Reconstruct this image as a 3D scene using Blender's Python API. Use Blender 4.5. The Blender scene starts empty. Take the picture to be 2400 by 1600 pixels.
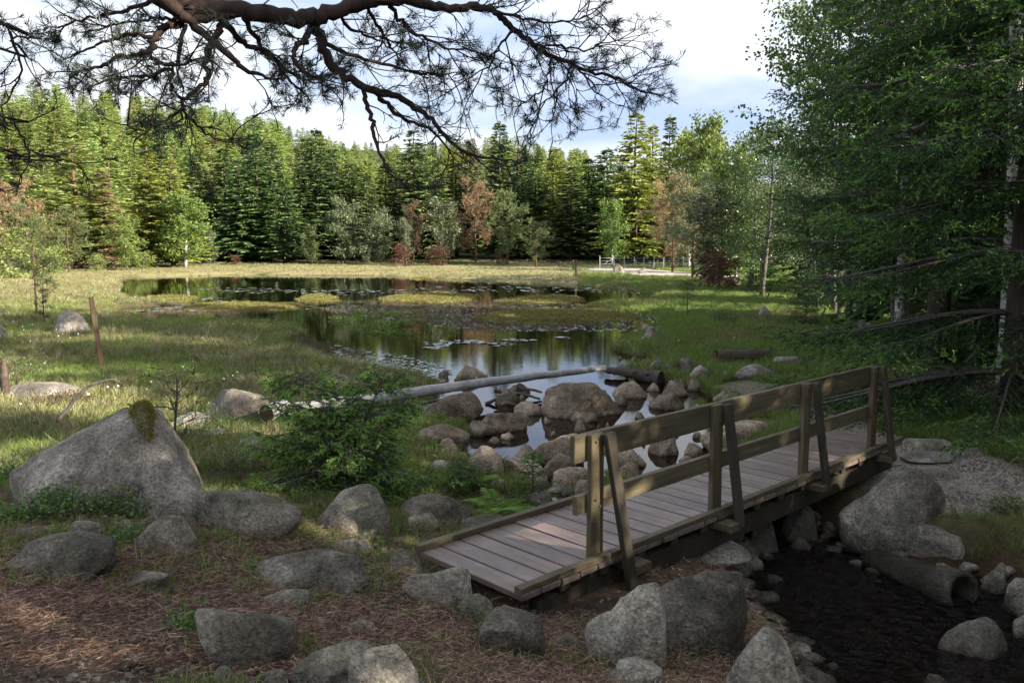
import bpy, bmesh, math, random
import numpy as np
from mathutils import Vector, Matrix

R = math.radians
rng = np.random.default_rng(7)
random.seed(7)
sc = bpy.context.scene
col = sc.collection

# ------------------------------------------------------------------ camera
CAMZ, F = 2.95, 1950.0
PITCH = math.atan(230 / 1950)
cd = bpy.data.cameras.new('camera')
cam = bpy.data.objects.new('camera', cd)
col.objects.link(cam)
cam.location = (0, 0, CAMZ)
cam.rotation_euler = (math.pi / 2 - PITCH, 0, 0)
cd.sensor_width = 36
cd.lens = 36 * F / 2400
cd.clip_end = 3000
cd.clip_start = 0.05
sc.camera = cam

# ------------------------------------------------------------------ world, sun, exposure
SUN_EL, SUN_AZ = R(23), math.atan2(0.90, -0.43)       # azimuth from +Y (view direction) towards +X
w = bpy.data.worlds.new('World')
sc.world = w
w.use_nodes = True
nt = w.node_tree
nt.nodes.clear()
N = nt.nodes.new
out = N('ShaderNodeOutputWorld')
sky = N('ShaderNodeTexSky'); sky.sky_type = 'NISHITA'; sky.sun_disc = False
sky.sun_elevation = SUN_EL; sky.sun_rotation = SUN_AZ; sky.air_density = 1.0; sky.dust_density = 1.5; sky.ozone_density = 1.2
bg1 = N('ShaderNodeBackground'); bg1.inputs[1].default_value = 0.06
nt.links.new(sky.outputs[0], bg1.inputs[0])
tc = N('ShaderNodeTexCoord')
mp = N('ShaderNodeMapping'); mp.inputs['Scale'].default_value = (1.0, 1.0, 2.6); mp.inputs['Location'].default_value = (0.35, 0.1, 0.55)
nt.links.new(tc.outputs['Generated'], mp.inputs[0])
nz = N('ShaderNodeTexNoise'); nz.inputs['Scale'].default_value = 2.3; nz.inputs['Detail'].default_value = 7; nz.inputs['Roughness'].default_value = 0.52
nt.links.new(mp.outputs[0], nz.inputs[0])
cr = N('ShaderNodeValToRGB')
cr.color_ramp.elements[0].position = 0.28; cr.color_ramp.elements[0].color = (0.25, 0.25, 0.25, 1)
cr.color_ramp.elements[1].position = 0.55; cr.color_ramp.elements[1].color = (0.97, 0.97, 0.97, 1)
nt.links.new(nz.outputs[0], cr.inputs[0])
nz2 = N('ShaderNodeTexNoise'); nz2.inputs['Scale'].default_value = 4.1; nz2.inputs['Detail'].default_value = 6
nt.links.new(mp.outputs[0], nz2.inputs[0])
cr2 = N('ShaderNodeValToRGB')
cr2.color_ramp.elements[0].position = 0.36; cr2.color_ramp.elements[0].color = (0.50, 0.63, 0.90, 1)
cr2.color_ramp.elements[1].position = 0.6; cr2.color_ramp.elements[1].color = (0.95, 0.97, 1.0, 1)
nt.links.new(nz2.outputs[0], cr2.inputs[0])
bg2 = N('ShaderNodeBackground'); bg2.inputs[1].default_value = 0.42
nt.links.new(cr2.outputs[0], bg2.inputs[0])
mx = N('ShaderNodeMixShader')
nt.links.new(cr.outputs[0], mx.inputs[0]); nt.links.new(bg1.outputs[0], mx.inputs[1]); nt.links.new(bg2.outputs[0], mx.inputs[2])
nt.links.new(mx.outputs[0], out.inputs[0])

sl = bpy.data.lights.new('sun', 'SUN')
sl.energy = 5.0; sl.angle = R(0.6); sl.color = (1.0, 0.92, 0.76)
so = bpy.data.objects.new('sun', sl)
col.objects.link(so)
sdir = Vector((math.sin(SUN_AZ) * math.cos(SUN_EL), math.cos(SUN_AZ) * math.cos(SUN_EL), math.sin(SUN_EL)))
so.rotation_euler = sdir.to_track_quat('Z', 'Y').to_euler()
so.location = (60, -20, 60)

sc.view_settings.view_transform = 'Standard'
sc.view_settings.look = 'None'
sc.view_settings.gamma = 1
sc.view_settings.use_curve_mapping = False
sc.view_settings.exposure = 1.62
sc.render.engine = 'CYCLES'
sc.cycles.use_denoising = True
try:
    sc.cycles.denoiser = 'OPENIMAGEDENOISE'
except Exception:
    pass
sc.cycles.max_bounces = 6
sc.cycles.diffuse_bounces = 3
sc.cycles.glossy_bounces = 3
sc.cycles.transmission_bounces = 4
sc.cycles.transparent_max_bounces = 10
sc.cycles.use_adaptive_sampling = True
sc.cycles.adaptive_threshold = 0.03
sc.cycles.use_light_tree = False
sc.cycles.caustics_reflective = False
sc.cycles.caustics_refractive = False

# ------------------------------------------------------------------ pixel helpers (photo pixels 2400x1600)
DS = 2400 / 2352.0
CP, SP = math.cos(PITCH), math.sin(PITCH)

def ray(x, y):
    a, b = (x - 1200) / F, (800 - y) / F
    return np.array([a, CP + b * SP, -SP + b * CP])

def at(x, y, Y):                       # the point of that pixel's ray at distance Y ahead
    d = ray(x, y)
    return np.array([0, 0, CAMZ]) + d * (Y / d[1])

def onz(x, y, z):
    d = ray(x, y)
    return np.array([0, 0, CAMZ]) + d * ((z - CAMZ) / d[2])

def dpoly(pts, z=0.0):                 # polygon from display pixels, laid on the plane z
    return np.array([onz(x * DS, y * DS, z)[:2] for x, y in pts])

# ------------------------------------------------------------------ mesh helpers
def mesh_np(name, V, faces, mats=(), smooth=False, midx=None, attr=None, cattr=None):
    """V (n,3); faces: list of int arrays (m,k)."""
    V = np.asarray(V, dtype=np.float32)
    me = bpy.data.meshes.new(name)
    faces = [np.asarray(f, dtype=np.int32) for f in faces if len(f)]
    me.vertices.add(len(V)); me.vertices.foreach_set('co', V.ravel())
    nl = sum(f.size for f in faces); nf = sum(len(f) for f in faces)
    me.loops.add(nl); me.polygons.add(nf)
    if nl:
        me.loops.foreach_set('vertex_index', np.concatenate([f.ravel() for f in faces]))
        st = []; o = 0
        for f in faces:
            k = f.shape[1]; st.append(np.arange(len(f)) * k + o); o += f.size
        me.polygons.foreach_set('loop_start', np.concatenate(st).astype(np.int32))
        if smooth:
            me.polygons.foreach_set('use_smooth', np.ones(nf, dtype=bool))
        if midx is not None:
            me.polygons.foreach_set('material_index', np.asarray(midx, dtype=np.int32))
    for m in mats:
        me.materials.append(m)
    if attr is not None:
        for k, v in attr.items():
            a = me.attributes.new(k, 'FLOAT', 'POINT'); a.data.foreach_set('value', np.asarray(v, dtype=np.float32))
    if cattr is not None:
        for k, v in cattr.items():
            a = me.attributes.new(k, 'FLOAT_COLOR', 'POINT')
            c = np.ones((len(V), 4), dtype=np.float32); c[:, :3] = v
            a.data.foreach_set('color', c.ravel())
    me.update(calc_edges=True)
    me.validate()
    return me

class MB:                              # collects shapes into one mesh
    def __init__(self):
        self.V = []; self.F = {}; self.n = 0; self.A = []; self.M = {}
    def add(self, V, faces, a=0.0, m=0):
        V = np.asarray(V, dtype=np.float64)
        for f in faces:
            f = np.asarray(f)
            if len(f):
                self.F.setdefault(f.shape[1], []).append(f + self.n)
                self.M.setdefault(f.shape[1], []).append(np.full(len(f), m))
        self.V.append(V); self.n += len(V)
        self.A.append(np.broadcast_to(np.asarray(a, dtype=np.float64), (len(V),)))
        return self
    def mesh(self, name, mats=(), smooth=False):
        ks = sorted(self.F)
        fs = [np.concatenate(self.F[k]) for k in ks]
        mi = np.concatenate([np.concatenate(self.M[k]) for k in ks]) if ks else None
        return mesh_np(name, np.concatenate(self.V), fs, mats, smooth, midx=mi, attr={'v': np.concatenate(self.A)})

def box(c, sx, sy, sz, ax=None, jit=0.0):
    """box about c with half-sizes along the axes ax (3x3 rows)"""
    s = np.array([[-1,-1,-1],[1,-1,-1],[1,1,-1],[-1,1,-1],[-1,-1,1],[1,-1,1],[1,1,1],[-1,1,1]], float)
    p = s * np.array([sx, sy, sz])
    if jit: p = p + rng.normal(0, jit, p.shape)
    if ax is not None: p = p @ np.asarray(ax)
    f = np.array([[0,3,2,1],[4,5,6,7],[0,1,5,4],[1,2,6,5],[2,3,7,6],[3,0,4,7]])
    return p + np.asarray(c), [f]

def tube(P, r, k=6, cap=True, wob=0.0):
    P = np.asarray(P, float); n = len(P)
    r = np.broadcast_to(np.asarray(r, float), (n,))
    T = np.gradient(P, axis=0); T /= np.linalg.norm(T, axis=1)[:, None] + 1e-9
    up = np.array([0.0, 0, 1]) if abs(T[0, 2]) < 0.9 else np.array([1.0, 0, 0])
    Ss = np.cross(T, up); Ss /= np.linalg.norm(Ss, axis=1)[:, None] + 1e-9
    U = np.cross(Ss, T)
    a = np.linspace(0, 2 * np.pi, k, endpoint=False)
    rr = r[:, None] * (1 + (rng.normal(0, wob, (n, k)) if wob else 0))
    V = P[:, None, :] + rr[..., None] * (np.cos(a)[None, :, None] * Ss[:, None, :] + np.sin(a)[None, :, None] * U[:, None, :])
    V = V.reshape(-1, 3)
    i = np.arange(n - 1)[:, None] * k; j = np.arange(k)[None, :]; j2 = (j + 1) % k
    f = np.stack([i + j, i + j2, i + k + j2, i + k + j], -1).reshape(-1, 4)
    fs = [f]
    if cap and k > 2:
        V = np.vstack([V, P[0], P[-1]])
        c0, c1 = n * k, n * k + 1
        jj = np.arange(k)
        fs.append(np.stack([np.full(k, c0), (jj + 1) % k, jj], -1))
        fs.append(np.stack([np.full(k, c1), (n - 1) * k + jj, (n - 1) * k + (jj + 1) % k], -1))
    return V, fs

def norm(v):
    return v / (np.linalg.norm(v, axis=-1, keepdims=True) + 1e-9)

def kites(B, D, L, W, S=None, mid=0.45):
    """leaf shapes: base B, direction D, length L, width W; S = side vector"""
    B = np.asarray(B, float); n = len(B); D = norm(np.asarray(D, float))
    L = np.broadcast_to(np.asarray(L, float), (n,))[:, None]; W = np.broadcast_to(np.asarray(W, float), (n,))[:, None]
    if S is None: S = rng.normal(0, 1, (n, 3))
    S = norm(np.cross(D, S))
    V = np.stack([B, B + D * L * mid + S * W * 0.5, B + D * L, B + D * L * mid - S * W * 0.5], 1).reshape(-1, 3)
    f = np.arange(4 * n).reshape(n, 4)
    return V, [f]

def smooth_path(P, n):
    """Catmull-Rom resample of polyline P to n points (any dims)"""
    P = np.asarray(P, float)
    if len(P) == 2:
        t = np.linspace(0, 1, n)[:, None]; return P[0] * (1 - t) + P[1] * t
    Q = np.vstack([2 * P[0] - P[1], P, 2 * P[-1] - P[-2]])
    ts = np.linspace(0, len(P) - 1 - 1e-6, n); i = ts.astype(int); t = (ts - i)[:, None]
    p0, p1, p2, p3 = Q[i], Q[i + 1], Q[i + 2], Q[i + 3]
    return 0.5 * (2 * p1 + (p2 - p0) * t + (2 * p0 - 5 * p1 + 4 * p2 - p3) * t**2 + (3 * p1 - p0 - 3 * p2 + p3) * t**3)

def obj(name, me, parent=None, label=None, cat=None, group=None, kind=None, loc=None, rz=None):
    o = bpy.data.objects.new(name, me)
    col.objects.link(o)
    if parent is not None: o.parent = parent
    if loc is not None: o.location = loc
    if rz is not None: o.rotation_euler = (0, 0, rz)
    tag(o, label, cat, group, kind)
    return o

def tag(o, label=None, cat=None, group=None, kind=None):
    if label: o['label'] = label
    if cat: o['category'] = cat
    if group: o['group'] = group
    if kind: o['kind'] = kind

def thing(name, label, cat, loc=(0, 0, 0), rz=0.0, group=None):
    o = obj(name, None, None, label, cat, group, None, loc, rz)
    o.empty_display_size = 0.2
    return o

def snoise(P, seed, freq, octs=3):
    """cheap smooth noise from random sinusoids, about -1..1"""
    r = np.random.default_rng(seed); P = np.asarray(P, float); o = np.zeros(len(P)); a = 1.0; s = 0
    for k in range(octs):
        for j in range(4):
            d = r.normal(0, 1, P.shape[1]); d *= freq / np.linalg.norm(d) * r.uniform(0.7, 1.4)
            o += a * 0.5 * np.sin(P @ d + r.uniform(0, 6.28))
        s += a; a *= 0.5; freq *= 2.1
    return o / s

# ------------------------------------------------------------------ materials
def newmat(name):
    m = bpy.data.materials.new(name); m.use_nodes = True
    t = m.node_tree; t.nodes.clear()
    return m, t, t.nodes.new, t.links.new

def ramp(t, stops):
    r = t.nodes.new('ShaderNodeValToRGB')
    e = r.color_ramp.elements
    while len(e) < len(stops): e.new(0.5)
    for i, (p, c) in enumerate(stops):
        e[i].position = p; e[i].color = (*c, 1)
    return r

def mixc(t, a, b, f, mode='MIX'):
    m = t.nodes.new('ShaderNodeMix'); m.data_type = 'RGBA'; m.blend_type = mode
    for s, v in ((0, f), (6, a), (7, b)):
        if isinstance(v, (int, float)): m.inputs[s].default_value = v
        elif isinstance(v, tuple): m.inputs[s].default_value = (*v, 1)
        else: t.links.new(v, m.inputs[s])
    return m.outputs[2]

def noise_n(t, vec, scale, detail=4, rough=0.6):
    n = t.nodes.new('ShaderNodeTexNoise')
    n.inputs['Scale'].default_value = scale; n.inputs['Detail'].default_value = detail; n.inputs['Roughness'].default_value = rough
    if vec is not None: t.links.new(vec, n.inputs['Vector'])
    return n.outputs[0]

def math_n(t, op, a, b=0.0, clamp=False):
    m = t.nodes.new('ShaderNodeMath'); m.operation = op; m.use_clamp = clamp
    for s, v in ((0, a), (1, b)):
        if isinstance(v, (int, float)): m.inputs[s].default_value = v
        else: t.links.new(v, m.inputs[s])
    return m.outputs[0]

def bump_n(t, h, strength, dist=0.02):
    b = t.nodes.new('ShaderNodeBump'); b.inputs['Strength'].default_value = strength; b.inputs['Distance'].default_value = dist
    t.links.new(h, b.inputs['Height'])
    return b.outputs[0]

def finish(t, colr, rough, nrm=None, spec=0.4):
    p = t.nodes.new('ShaderNodeBsdfPrincipled'); o = t.nodes.new('ShaderNodeOutputMaterial')
    if isinstance(colr, tuple): p.inputs['Base Color'].default_value = (*colr, 1)
    else: t.links.new(colr, p.inputs['Base Color'])
    if isinstance(rough, (int, float)): p.inputs['Roughness'].default_value = rough
    else: t.links.new(rough, p.inputs['Roughness'])
    p.inputs['Specular IOR Level'].default_value = spec
    if nrm is not None: t.links.new(nrm, p.inputs['Normal'])
    t.links.new(p.outputs[0], o.inputs[0])
    return p

def leaf_mat(name, dark, light, trans=0.35, rough=0.55, gloss=0.06, rnd=0.25, hue=0.03, attr=True):
    """foliage: colour runs dark->light along attribute v, varied per object and per patch"""
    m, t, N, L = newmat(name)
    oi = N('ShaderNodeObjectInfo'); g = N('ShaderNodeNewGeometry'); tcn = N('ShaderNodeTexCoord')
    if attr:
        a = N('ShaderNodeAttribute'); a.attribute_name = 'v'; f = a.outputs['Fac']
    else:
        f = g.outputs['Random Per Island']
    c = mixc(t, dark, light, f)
    hs = N('ShaderNodeHueSaturation')
    v = math_n(t, 'MULTIPLY_ADD', oi.outputs['Random'], 2 * rnd); t.nodes[-1].inputs[2].default_value = 1 - rnd
    isl = math_n(t, 'MULTIPLY_ADD', g.outputs['Random Per Island'], 0.5); t.nodes[-1].inputs[2].default_value = 0.75
    L(math_n(t, 'MULTIPLY', v, isl), hs.inputs['Value'])
    h = math_n(t, 'MULTIPLY_ADD', oi.outputs['Random'], 2 * hue); t.nodes[-1].inputs[2].default_value = 0.5 - hue
    L(h, hs.inputs['Hue'])
    L(c, hs.inputs['Color'])
    d = N('ShaderNodeBsdfDiffuse'); tr = N('ShaderNodeBsdfTranslucent'); gl = N('ShaderNodeBsdfGlossy')
    gl.inputs['Roughness'].default_value = rough; gl.inputs['Color'].default_value = (0.9, 0.95, 1, 1)
    L(hs.outputs[0], d.inputs[0])
    tcx = mixc(t, hs.outputs[0], (1.0, 0.95, 0.35), 0.18, 'MULTIPLY')
    L(tcx, tr.inputs[0])
    m1 = N('ShaderNodeMixShader'); m1.inputs[0].default_value = trans
    L(d.outputs[0], m1.inputs[1]); L(tr.outputs[0], m1.inputs[2])
    m2 = N('ShaderNodeMixShader'); m2.inputs[0].default_value = gloss
    L(m1.outputs[0], m2.inputs[1]); L(gl.outputs[0], m2.inputs[2])
    o = N('ShaderNodeOutputMaterial'); L(m2.outputs[0], o.inputs[0])
    return m

def bark_mat(name, c0, c1, scale=14, bump=0.6, stretch=0.25, rough=0.85):
    m, t, N, L = newmat(name)
    tcn = N('ShaderNodeTexCoord'); mpn = N('ShaderNodeMapping'); mpn.inputs['Scale'].default_value = (1, 1, stretch)
    L(tcn.outputs['Object'], mpn.inputs[0])
    n1 = noise_n(t, mpn.outputs[0], scale, 5, 0.65)
    r = ramp(t, [(0.32, c0), (0.68, c1)]); L(n1, r.inputs[0])
    finish(t, r.outputs[0], rough, bump_n(t, n1, bump, 0.02), 0.25)
    return m

def rock_mat(name, c0, c1, c2, moss=0.35, wet=None, lich=0.5, mossc=(0.045, 0.05, 0.014), k=1.5):
    c0, c1, c2 = [(c[0] * k * q * 1.06, c[1] * k * q, c[2] * k * q * .9) for c, q in ((c0, .6), (c1, 1.0), (c2, 1.3))]
    m, t, N, L = newmat(name)
    tcn = N('ShaderNodeTexCoord'); g = N('ShaderNodeNewGeometry'); oi = N('ShaderNodeObjectInfo')
    pos = g.outputs['Position']
    big = noise_n(t, pos, 1.7, 6, 0.68)
    r1 = ramp(t, [(0.3, c0), (0.5, c1), (0.72, c2)]); L(big, r1.inputs[0])
    sp = noise_n(t, pos, 42, 3, 0.75)
    r2 = ramp(t, [(0.34, (0.45, 0.45, 0.46)), (0.5, (1, 1, 1)), (0.66, (1.7, 1.67, 1.6))]); L(sp, r2.inputs[0])
    c = mixc(t, r1.outputs[0], r2.outputs[0], 0.8, 'MULTIPLY')
    med = noise_n(t, pos, 11, 5, 0.7)
    r3 = ramp(t, [(0.34, (0.55, 0.53, 0.5)), (0.64, (1.25, 1.24, 1.22))]); L(med, r3.inputs[0])
    c = mixc(t, c, r3.outputs[0], 0.75, 'MULTIPLY')
    lc = noise_n(t, pos, 6.3, 6, 0.72)                          # pale lichen crusts
    rl = ramp(t, [(0.58, (0, 0, 0)), (0.66, (1, 1, 1))]); L(lc, rl.inputs[0])
    c = mixc(t, c, (0.19, 0.19, 0.17), math_n(t, 'MULTIPLY', rl.outputs[0], lich))
    wv = N('ShaderNodeVectorMath'); wv.operation = 'ADD'; nd = N('ShaderNodeTexNoise'); nd.inputs['Scale'].default_value = 3.0; L(pos, nd.inputs['Vector'])
    L(pos, wv.inputs[0]); L(nd.outputs[1], wv.inputs[1])
    vo = N('ShaderNodeTexVoronoi'); vo.feature = 'DISTANCE_TO_EDGE'; vo.inputs['Scale'].default_value = 1.6; L(wv.outputs[0], vo.inputs['Vector'])
    ck = N('ShaderNodeMapRange'); L(vo.outputs['Distance'], ck.inputs[0]); ck.inputs[1].default_value = 0.0; ck.inputs[2].default_value = 0.014; ck.inputs[3].default_value = 1; ck.inputs[4].default_value = 0
    ckm = math_n(t, 'MULTIPLY', ck.outputs[0], math_n(t, 'MULTIPLY', math_n(t, 'SUBTRACT', lc, 0.52), 7.0, True))
    c = mixc(t, c, (0.035, 0.03, 0.025), math_n(t, 'MULTIPLY', ckm, 0.5))
    st_ = noise_n(t, pos, 1.1, 4, 0.6)                          # broad dark staining
    rs = ramp(t, [(0.38, (0.5, 0.47, 0.43)), (0.6, (1.12, 1.1, 1.08))]); L(st_, rs.inputs[0])
    c = mixc(t, c, rs.outputs[0], 0.85, 'MULTIPLY')
    nz_ = N('ShaderNodeSeparateXYZ'); L(g.outputs['Normal'], nz_.inputs[0])
    mo = noise_n(t, pos, 3.7, 5, 0.65)                          # moss film on the tops
    mm = math_n(t, 'MULTIPLY', math_n(t, 'SUBTRACT', mo, 0.5 - 0.12 * moss), 5.0, True)
    up = math_n(t, 'MULTIPLY_ADD', nz_.outputs[2], 0.7); t.nodes[-1].inputs[2].default_value = 0.25
    c = mixc(t, c, mossc, math_n(t, 'MULTIPLY', math_n(t, 'MULTIPLY', mm, up, True), moss))
    val = math_n(t, 'MULTIPLY_ADD', oi.outputs['Random'], 0.45); t.nodes[-1].inputs[2].default_value = 0.78
    hs = N('ShaderNodeHueSaturation'); L(c, hs.inputs['Color']); L(val, hs.inputs['Value'])
    c = hs.outputs[0]; ro = 0.82
    if wet is not None:
        sx = N('ShaderNodeSeparateXYZ'); L(pos, sx.inputs[0])
        wz = math_n(t, 'ADD', sx.outputs[2], math_n(t, 'MULTIPLY', med, 0.08))
        wm = N('ShaderNodeMapRange'); L(wz, wm.inputs[0])
        wm.inputs[1].default_value = wet + 0.10; wm.inputs[2].default_value = wet + 0.03; wm.inputs[3].default_value = 0; wm.inputs[4].default_value = 1
        c = mixc(t, c, (0.32, 0.24, 0.17), wm.outputs[0], 'MULTIPLY')
        rr = N('ShaderNodeMapRange'); L(wm.outputs[0], rr.inputs[0]); rr.inputs[3].default_value = 0.82; rr.inputs[4].default_value = 0.25
        ro = rr.outputs[0]
    h = math_n(t, 'ADD', math_n(t, 'MULTIPLY', med, 0.8), math_n(t, 'MULTIPLY', sp, 0.22))
    h = math_n(t, 'SUBTRACT', h, math_n(t, 'MULTIPLY', ckm, 0.3))
    finish(t, c, ro, bump_n(t, h, 1.0, 0.07), 0.3)
    return m

def wood_mat(name, c0, c1, cg, green=0.4, axis='X', rough=0.62, wear=0.3, spec=0.3):
    """weathered timber: grain along a local axis, green algae film, pale worn patches"""
    m, t, N, L = newmat(name)
    tcn = N('ShaderNodeTexCoord'); mpn = N('ShaderNodeMapping'); oi = N('ShaderNodeObjectInfo'); g = N('ShaderNodeNewGeometry')
    s = [26, 26, 26]; s['XYZ'.index(axis)] = 1.3
    mpn.inputs['Scale'].default_value = s
    ofs = N('ShaderNodeVectorMath'); ofs.operation = 'ADD'
    cmb = N('ShaderNodeCombineXYZ'); L(math_n(t, 'MULTIPLY', oi.outputs['Random'], 37.0), cmb.inputs['XYZ'.index(axis)])
    L(tcn.outputs['Object'], ofs.inputs[0]); L(cmb.outputs[0], ofs.inputs[1]); L(ofs.outputs[0], mpn.inputs[0])
    gr = noise_n(t, mpn.outputs[0], 1.0, 6, 0.68)
    r = ramp(t, [(0.3, c0), (0.7, c1)]); L(gr, r.inputs[0])
    pt = noise_n(t, g.outputs['Position'], 3.1, 5, 0.65)
    rg = ramp(t, [(0.44, (0, 0, 0)), (0.64, (1, 1, 1))]); L(pt, rg.inputs[0])
    c = mixc(t, r.outputs[0], cg, math_n(t, 'MULTIPLY', rg.outputs[0], green))
    wn = noise_n(t, g.outputs['Position'], 7.3, 5, 0.7)
    rw = ramp(t, [(0.5, (0.82, 0.8, 0.8)), (0.68, (1.5, 1.45, 1.4))]); L(wn, rw.inputs[0])
    c = mixc(t, c, rw.outputs[0], wear, 'MULTIPLY')
    v = math_n(t, 'MULTIPLY_ADD', oi.outputs['Random'], 0.4); t.nodes[-1].inputs[2].default_value = 0.8
    hs = N('ShaderNodeHueSaturation'); L(c, hs.inputs['Color']); L(v, hs.inputs['Value'])
    rr = ramp(t, [(0.35, (rough - 0.15,) * 3), (0.7, (rough + 0.15,) * 3)]); L(wn, rr.inputs[0])
    finish(t, hs.outputs[0], rr.outputs[0], bump_n(t, gr, 0.45, 0.006), spec)
    return m

def plain_mat(name, c, rough=0.8, var=0.25, scale=20, spec=0.3, bump=0.3):
    m, t, N, L = newmat(name)
    g = N('ShaderNodeNewGeometry')
    n = noise_n(t, g.outputs['Position'], scale, 5, 0.65)
    r = ramp(t, [(0.3, tuple(x * (1 - var) for x in c)), (0.7, tuple(x * (1 + var) for x in c))]); L(n, r.inputs[0])
    finish(t, r.outputs[0], rough, bump_n(t, n, bump, 0.01), spec)
    return m
# ------------------------------------------------------------------ terrain, water
def sdpoly(P, X, Y):
    """signed distance to polygon, negative inside"""
    P = np.asarray(P, float); d = np.full(X.shape, 1e9); ins = np.zeros(X.shape, bool)
    n = len(P)
    for i in range(n):
        a, b = P[i], P[(i + 1) % n]
        e = b - a; wx, wy = X - a[0], Y - a[1]
        tt = np.clip((wx * e[0] + wy * e[1]) / (e @ e + 1e-12), 0, 1)
        d = np.minimum(d, (wx - tt * e[0])**2 + (wy - tt * e[1])**2)
        c = (a[1] > Y) != (b[1] > Y)
        with np.errstate(divide='ignore', invalid='ignore'):
            xi = a[0] + (Y - a[1]) / (b[1] - a[1] + 1e-15) * e[0]
        ins ^= c & (X < xi)
    d = np.sqrt(d)
    return np.where(ins, -d, d)

def sst(e0, e1, x):
    t = np.clip((x - e0) / (e1 - e0), 0, 1)
    return t * t * (3 - 2 * t)

# bridge frame (u along the deck, v across to the far side, w up) from the photograph's posts and planks
BO = np.array([0.6148, 6.2444, 0.488]); BH = 0.8094
BU = np.array([math.sin(BH), math.cos(BH), 0.0]); BV = np.array([-math.cos(BH), math.sin(BH), 0.0]); BW = np.array([0, 0, 1.0])
def bp(u, v, w): return BO + BU * u + BV * v + BW * w

POND = dpoly([(285,637),(420,634),(560,631),(720,633),(870,633),(1040,641),(1200,650),(1330,655),(1440,664),(1512,676),(1500,690),(1400,698),
              (1350,706),(1490,722),(1530,742),(1480,762),(1425,788),(1400,800),(1420,812),(1490,822),(1500,838),(1440,848),(1480,862),(1560,882),(1630,905),
              (1665,940),(1640,990),(1660,1040),(1720,1100),(1760,1160),(1700,1185),(1560,1120),(1420,1105),(1340,1130),(1290,1165),(1250,1150),(1210,1085),(1060,1065),(1050,1030),(1085,985),
              (1000,965),(940,950),(1000,905),(1010,880),(900,852),(780,832),(680,800),(650,782),(700,765),(680,748),(600,742),(430,738),(300,734),
              (240,722),(300,706),(430,700),(300,690),(265,668),(272,650)])
LOWER = dpoly([(1700,1290),(1725,1215),(1840,1195),(1930,1235),(2010,1290),(2130,1312),(2280,1330),(2420,1400),(2700,1560),(2900,1900),(1930,1900),(1860,1600),(1800,1490),(1730,1420)], -0.35)
ISL = [dpoly(p) for p in (
    [(310,688),(350,680),(410,678),(460,683),(440,692),(350,696)],
    [(425,703),(480,696),(560,694),(690,698),(690,710),(600,716),(480,714)],
    [(678,690),(700,679),(745,676),(775,682),(775,692),(720,696)],
    [(868,686),(930,674),(1010,672),(1100,679),(1085,692),(980,697),(890,696)],
    [(1135,690),(1200,681),(1280,678),(1335,682),(1340,692),(1240,698)],
    [(1085,728),(1160,714),(1260,710),(1400,714),(1490,728),(1400,740),(1240,746),(1120,740)],
    [(940,640),(955,637),(980,637),(985,641),(960,644)],
    [(1380,690),(1400,685),(1435,688),(1420,694)])]
SEDGE = [dpoly(p) for p in (
    [(260,735),(270,700),(330,696),(470,700),(620,716),(650,735),(500,742)],
    [(690,700),(850,690),(1100,690),(1350,700),(1520,735),(1480,758),(1250,760),(1050,752),(900,730),(760,715)],
    [(640,790),(700,770),(760,800),(900,820),(1000,850),(980,880),(820,850),(700,820)])]
GREENP = dpoly([(800,728),(870,716),(960,720),(1020,738),(1000,760),(900,764),(830,748)])

yy = np.concatenate([np.arange(-9, 2, 0.25), np.arange(2, 12, 0.05), np.geomspace(12, 460, 330)])
ts = np.linspace(-4.6, 4.6, 420)
xx = 3.0 * np.sinh(ts)
GX, GY = np.meshgrid(xx, yy)
P2 = np.stack([GX.ravel(), GY.ravel()], 1)

prof = np.interp(GY, [-9, 0, 2, 3, 4, 5, 6, 7, 8.5, 10, 12, 15, 20, 30, 55, 75, 90, 105, 130, 200, 300, 460],
                 [2.0, 1.38, 1.2, 1.04, .84, .66, .52, .44, .36, .3, .24, .2, .17, .15, .16, .2, .3, .6, 1.6, 4.5, 8, 11])
B = prof.copy()
B += 0.22 * sst(-1.2, -3.5, GX) * sst(10, 6.5, GY)
B = np.where(GY < 14, B - 0.30 * sst(-1.6, 0.6, GX + 0.25 * (GY - 5)) * sst(3.0, 4.6, GY) * sst(13, 9, GY), B)
# right bank: gravel landing behind the bridge, then the wooded slope
edge = 4.2 + 0.42 * np.maximum(GY - 7, 0)
B += np.clip(GX - edge, 0, 60) * 0.055 * sst(4, 9, GY) + 0.25 * sst(4.6, 7.0, GX) * sst(13, 9, GY) * sst(3, 5, GY)
B += 14 * sst(0, 60, GX - edge - 9) * sst(5, 25, GY) * sst(140, 60, GY)
# left hill and the far ridge
B += 41 * sst(100, 250, GY - 0.25 * (GX + 60)) * sst(30, -150, GX)
B += 10 * sst(60, 130, -GX) * sst(50, 110, GY) * sst(200, 110, GY)
B += 3 * sst(230, 400, GY) * np.exp(-((GX - 10) / 60)**2)
B += 13 * sst(128, 205, GY) * sst(-95, -30, GX)
B += 12 * sst(-85, -160, GX) * sst(115, 240, GY)
near = sst(30, 4, GY)
B += 0.045 * snoise(P2, 3, 1.6, 3).reshape(GX.shape) * (0.35 + 0.65 * near)
B += 0.05 * snoise(P2, 5, 0.7, 2).reshape(GX.shape) * sst(7, 14, GY)
B += 0.35 * snoise(P2, 8, 0.08, 2).reshape(GX.shape) * sst(80, 160, GY)

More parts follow.
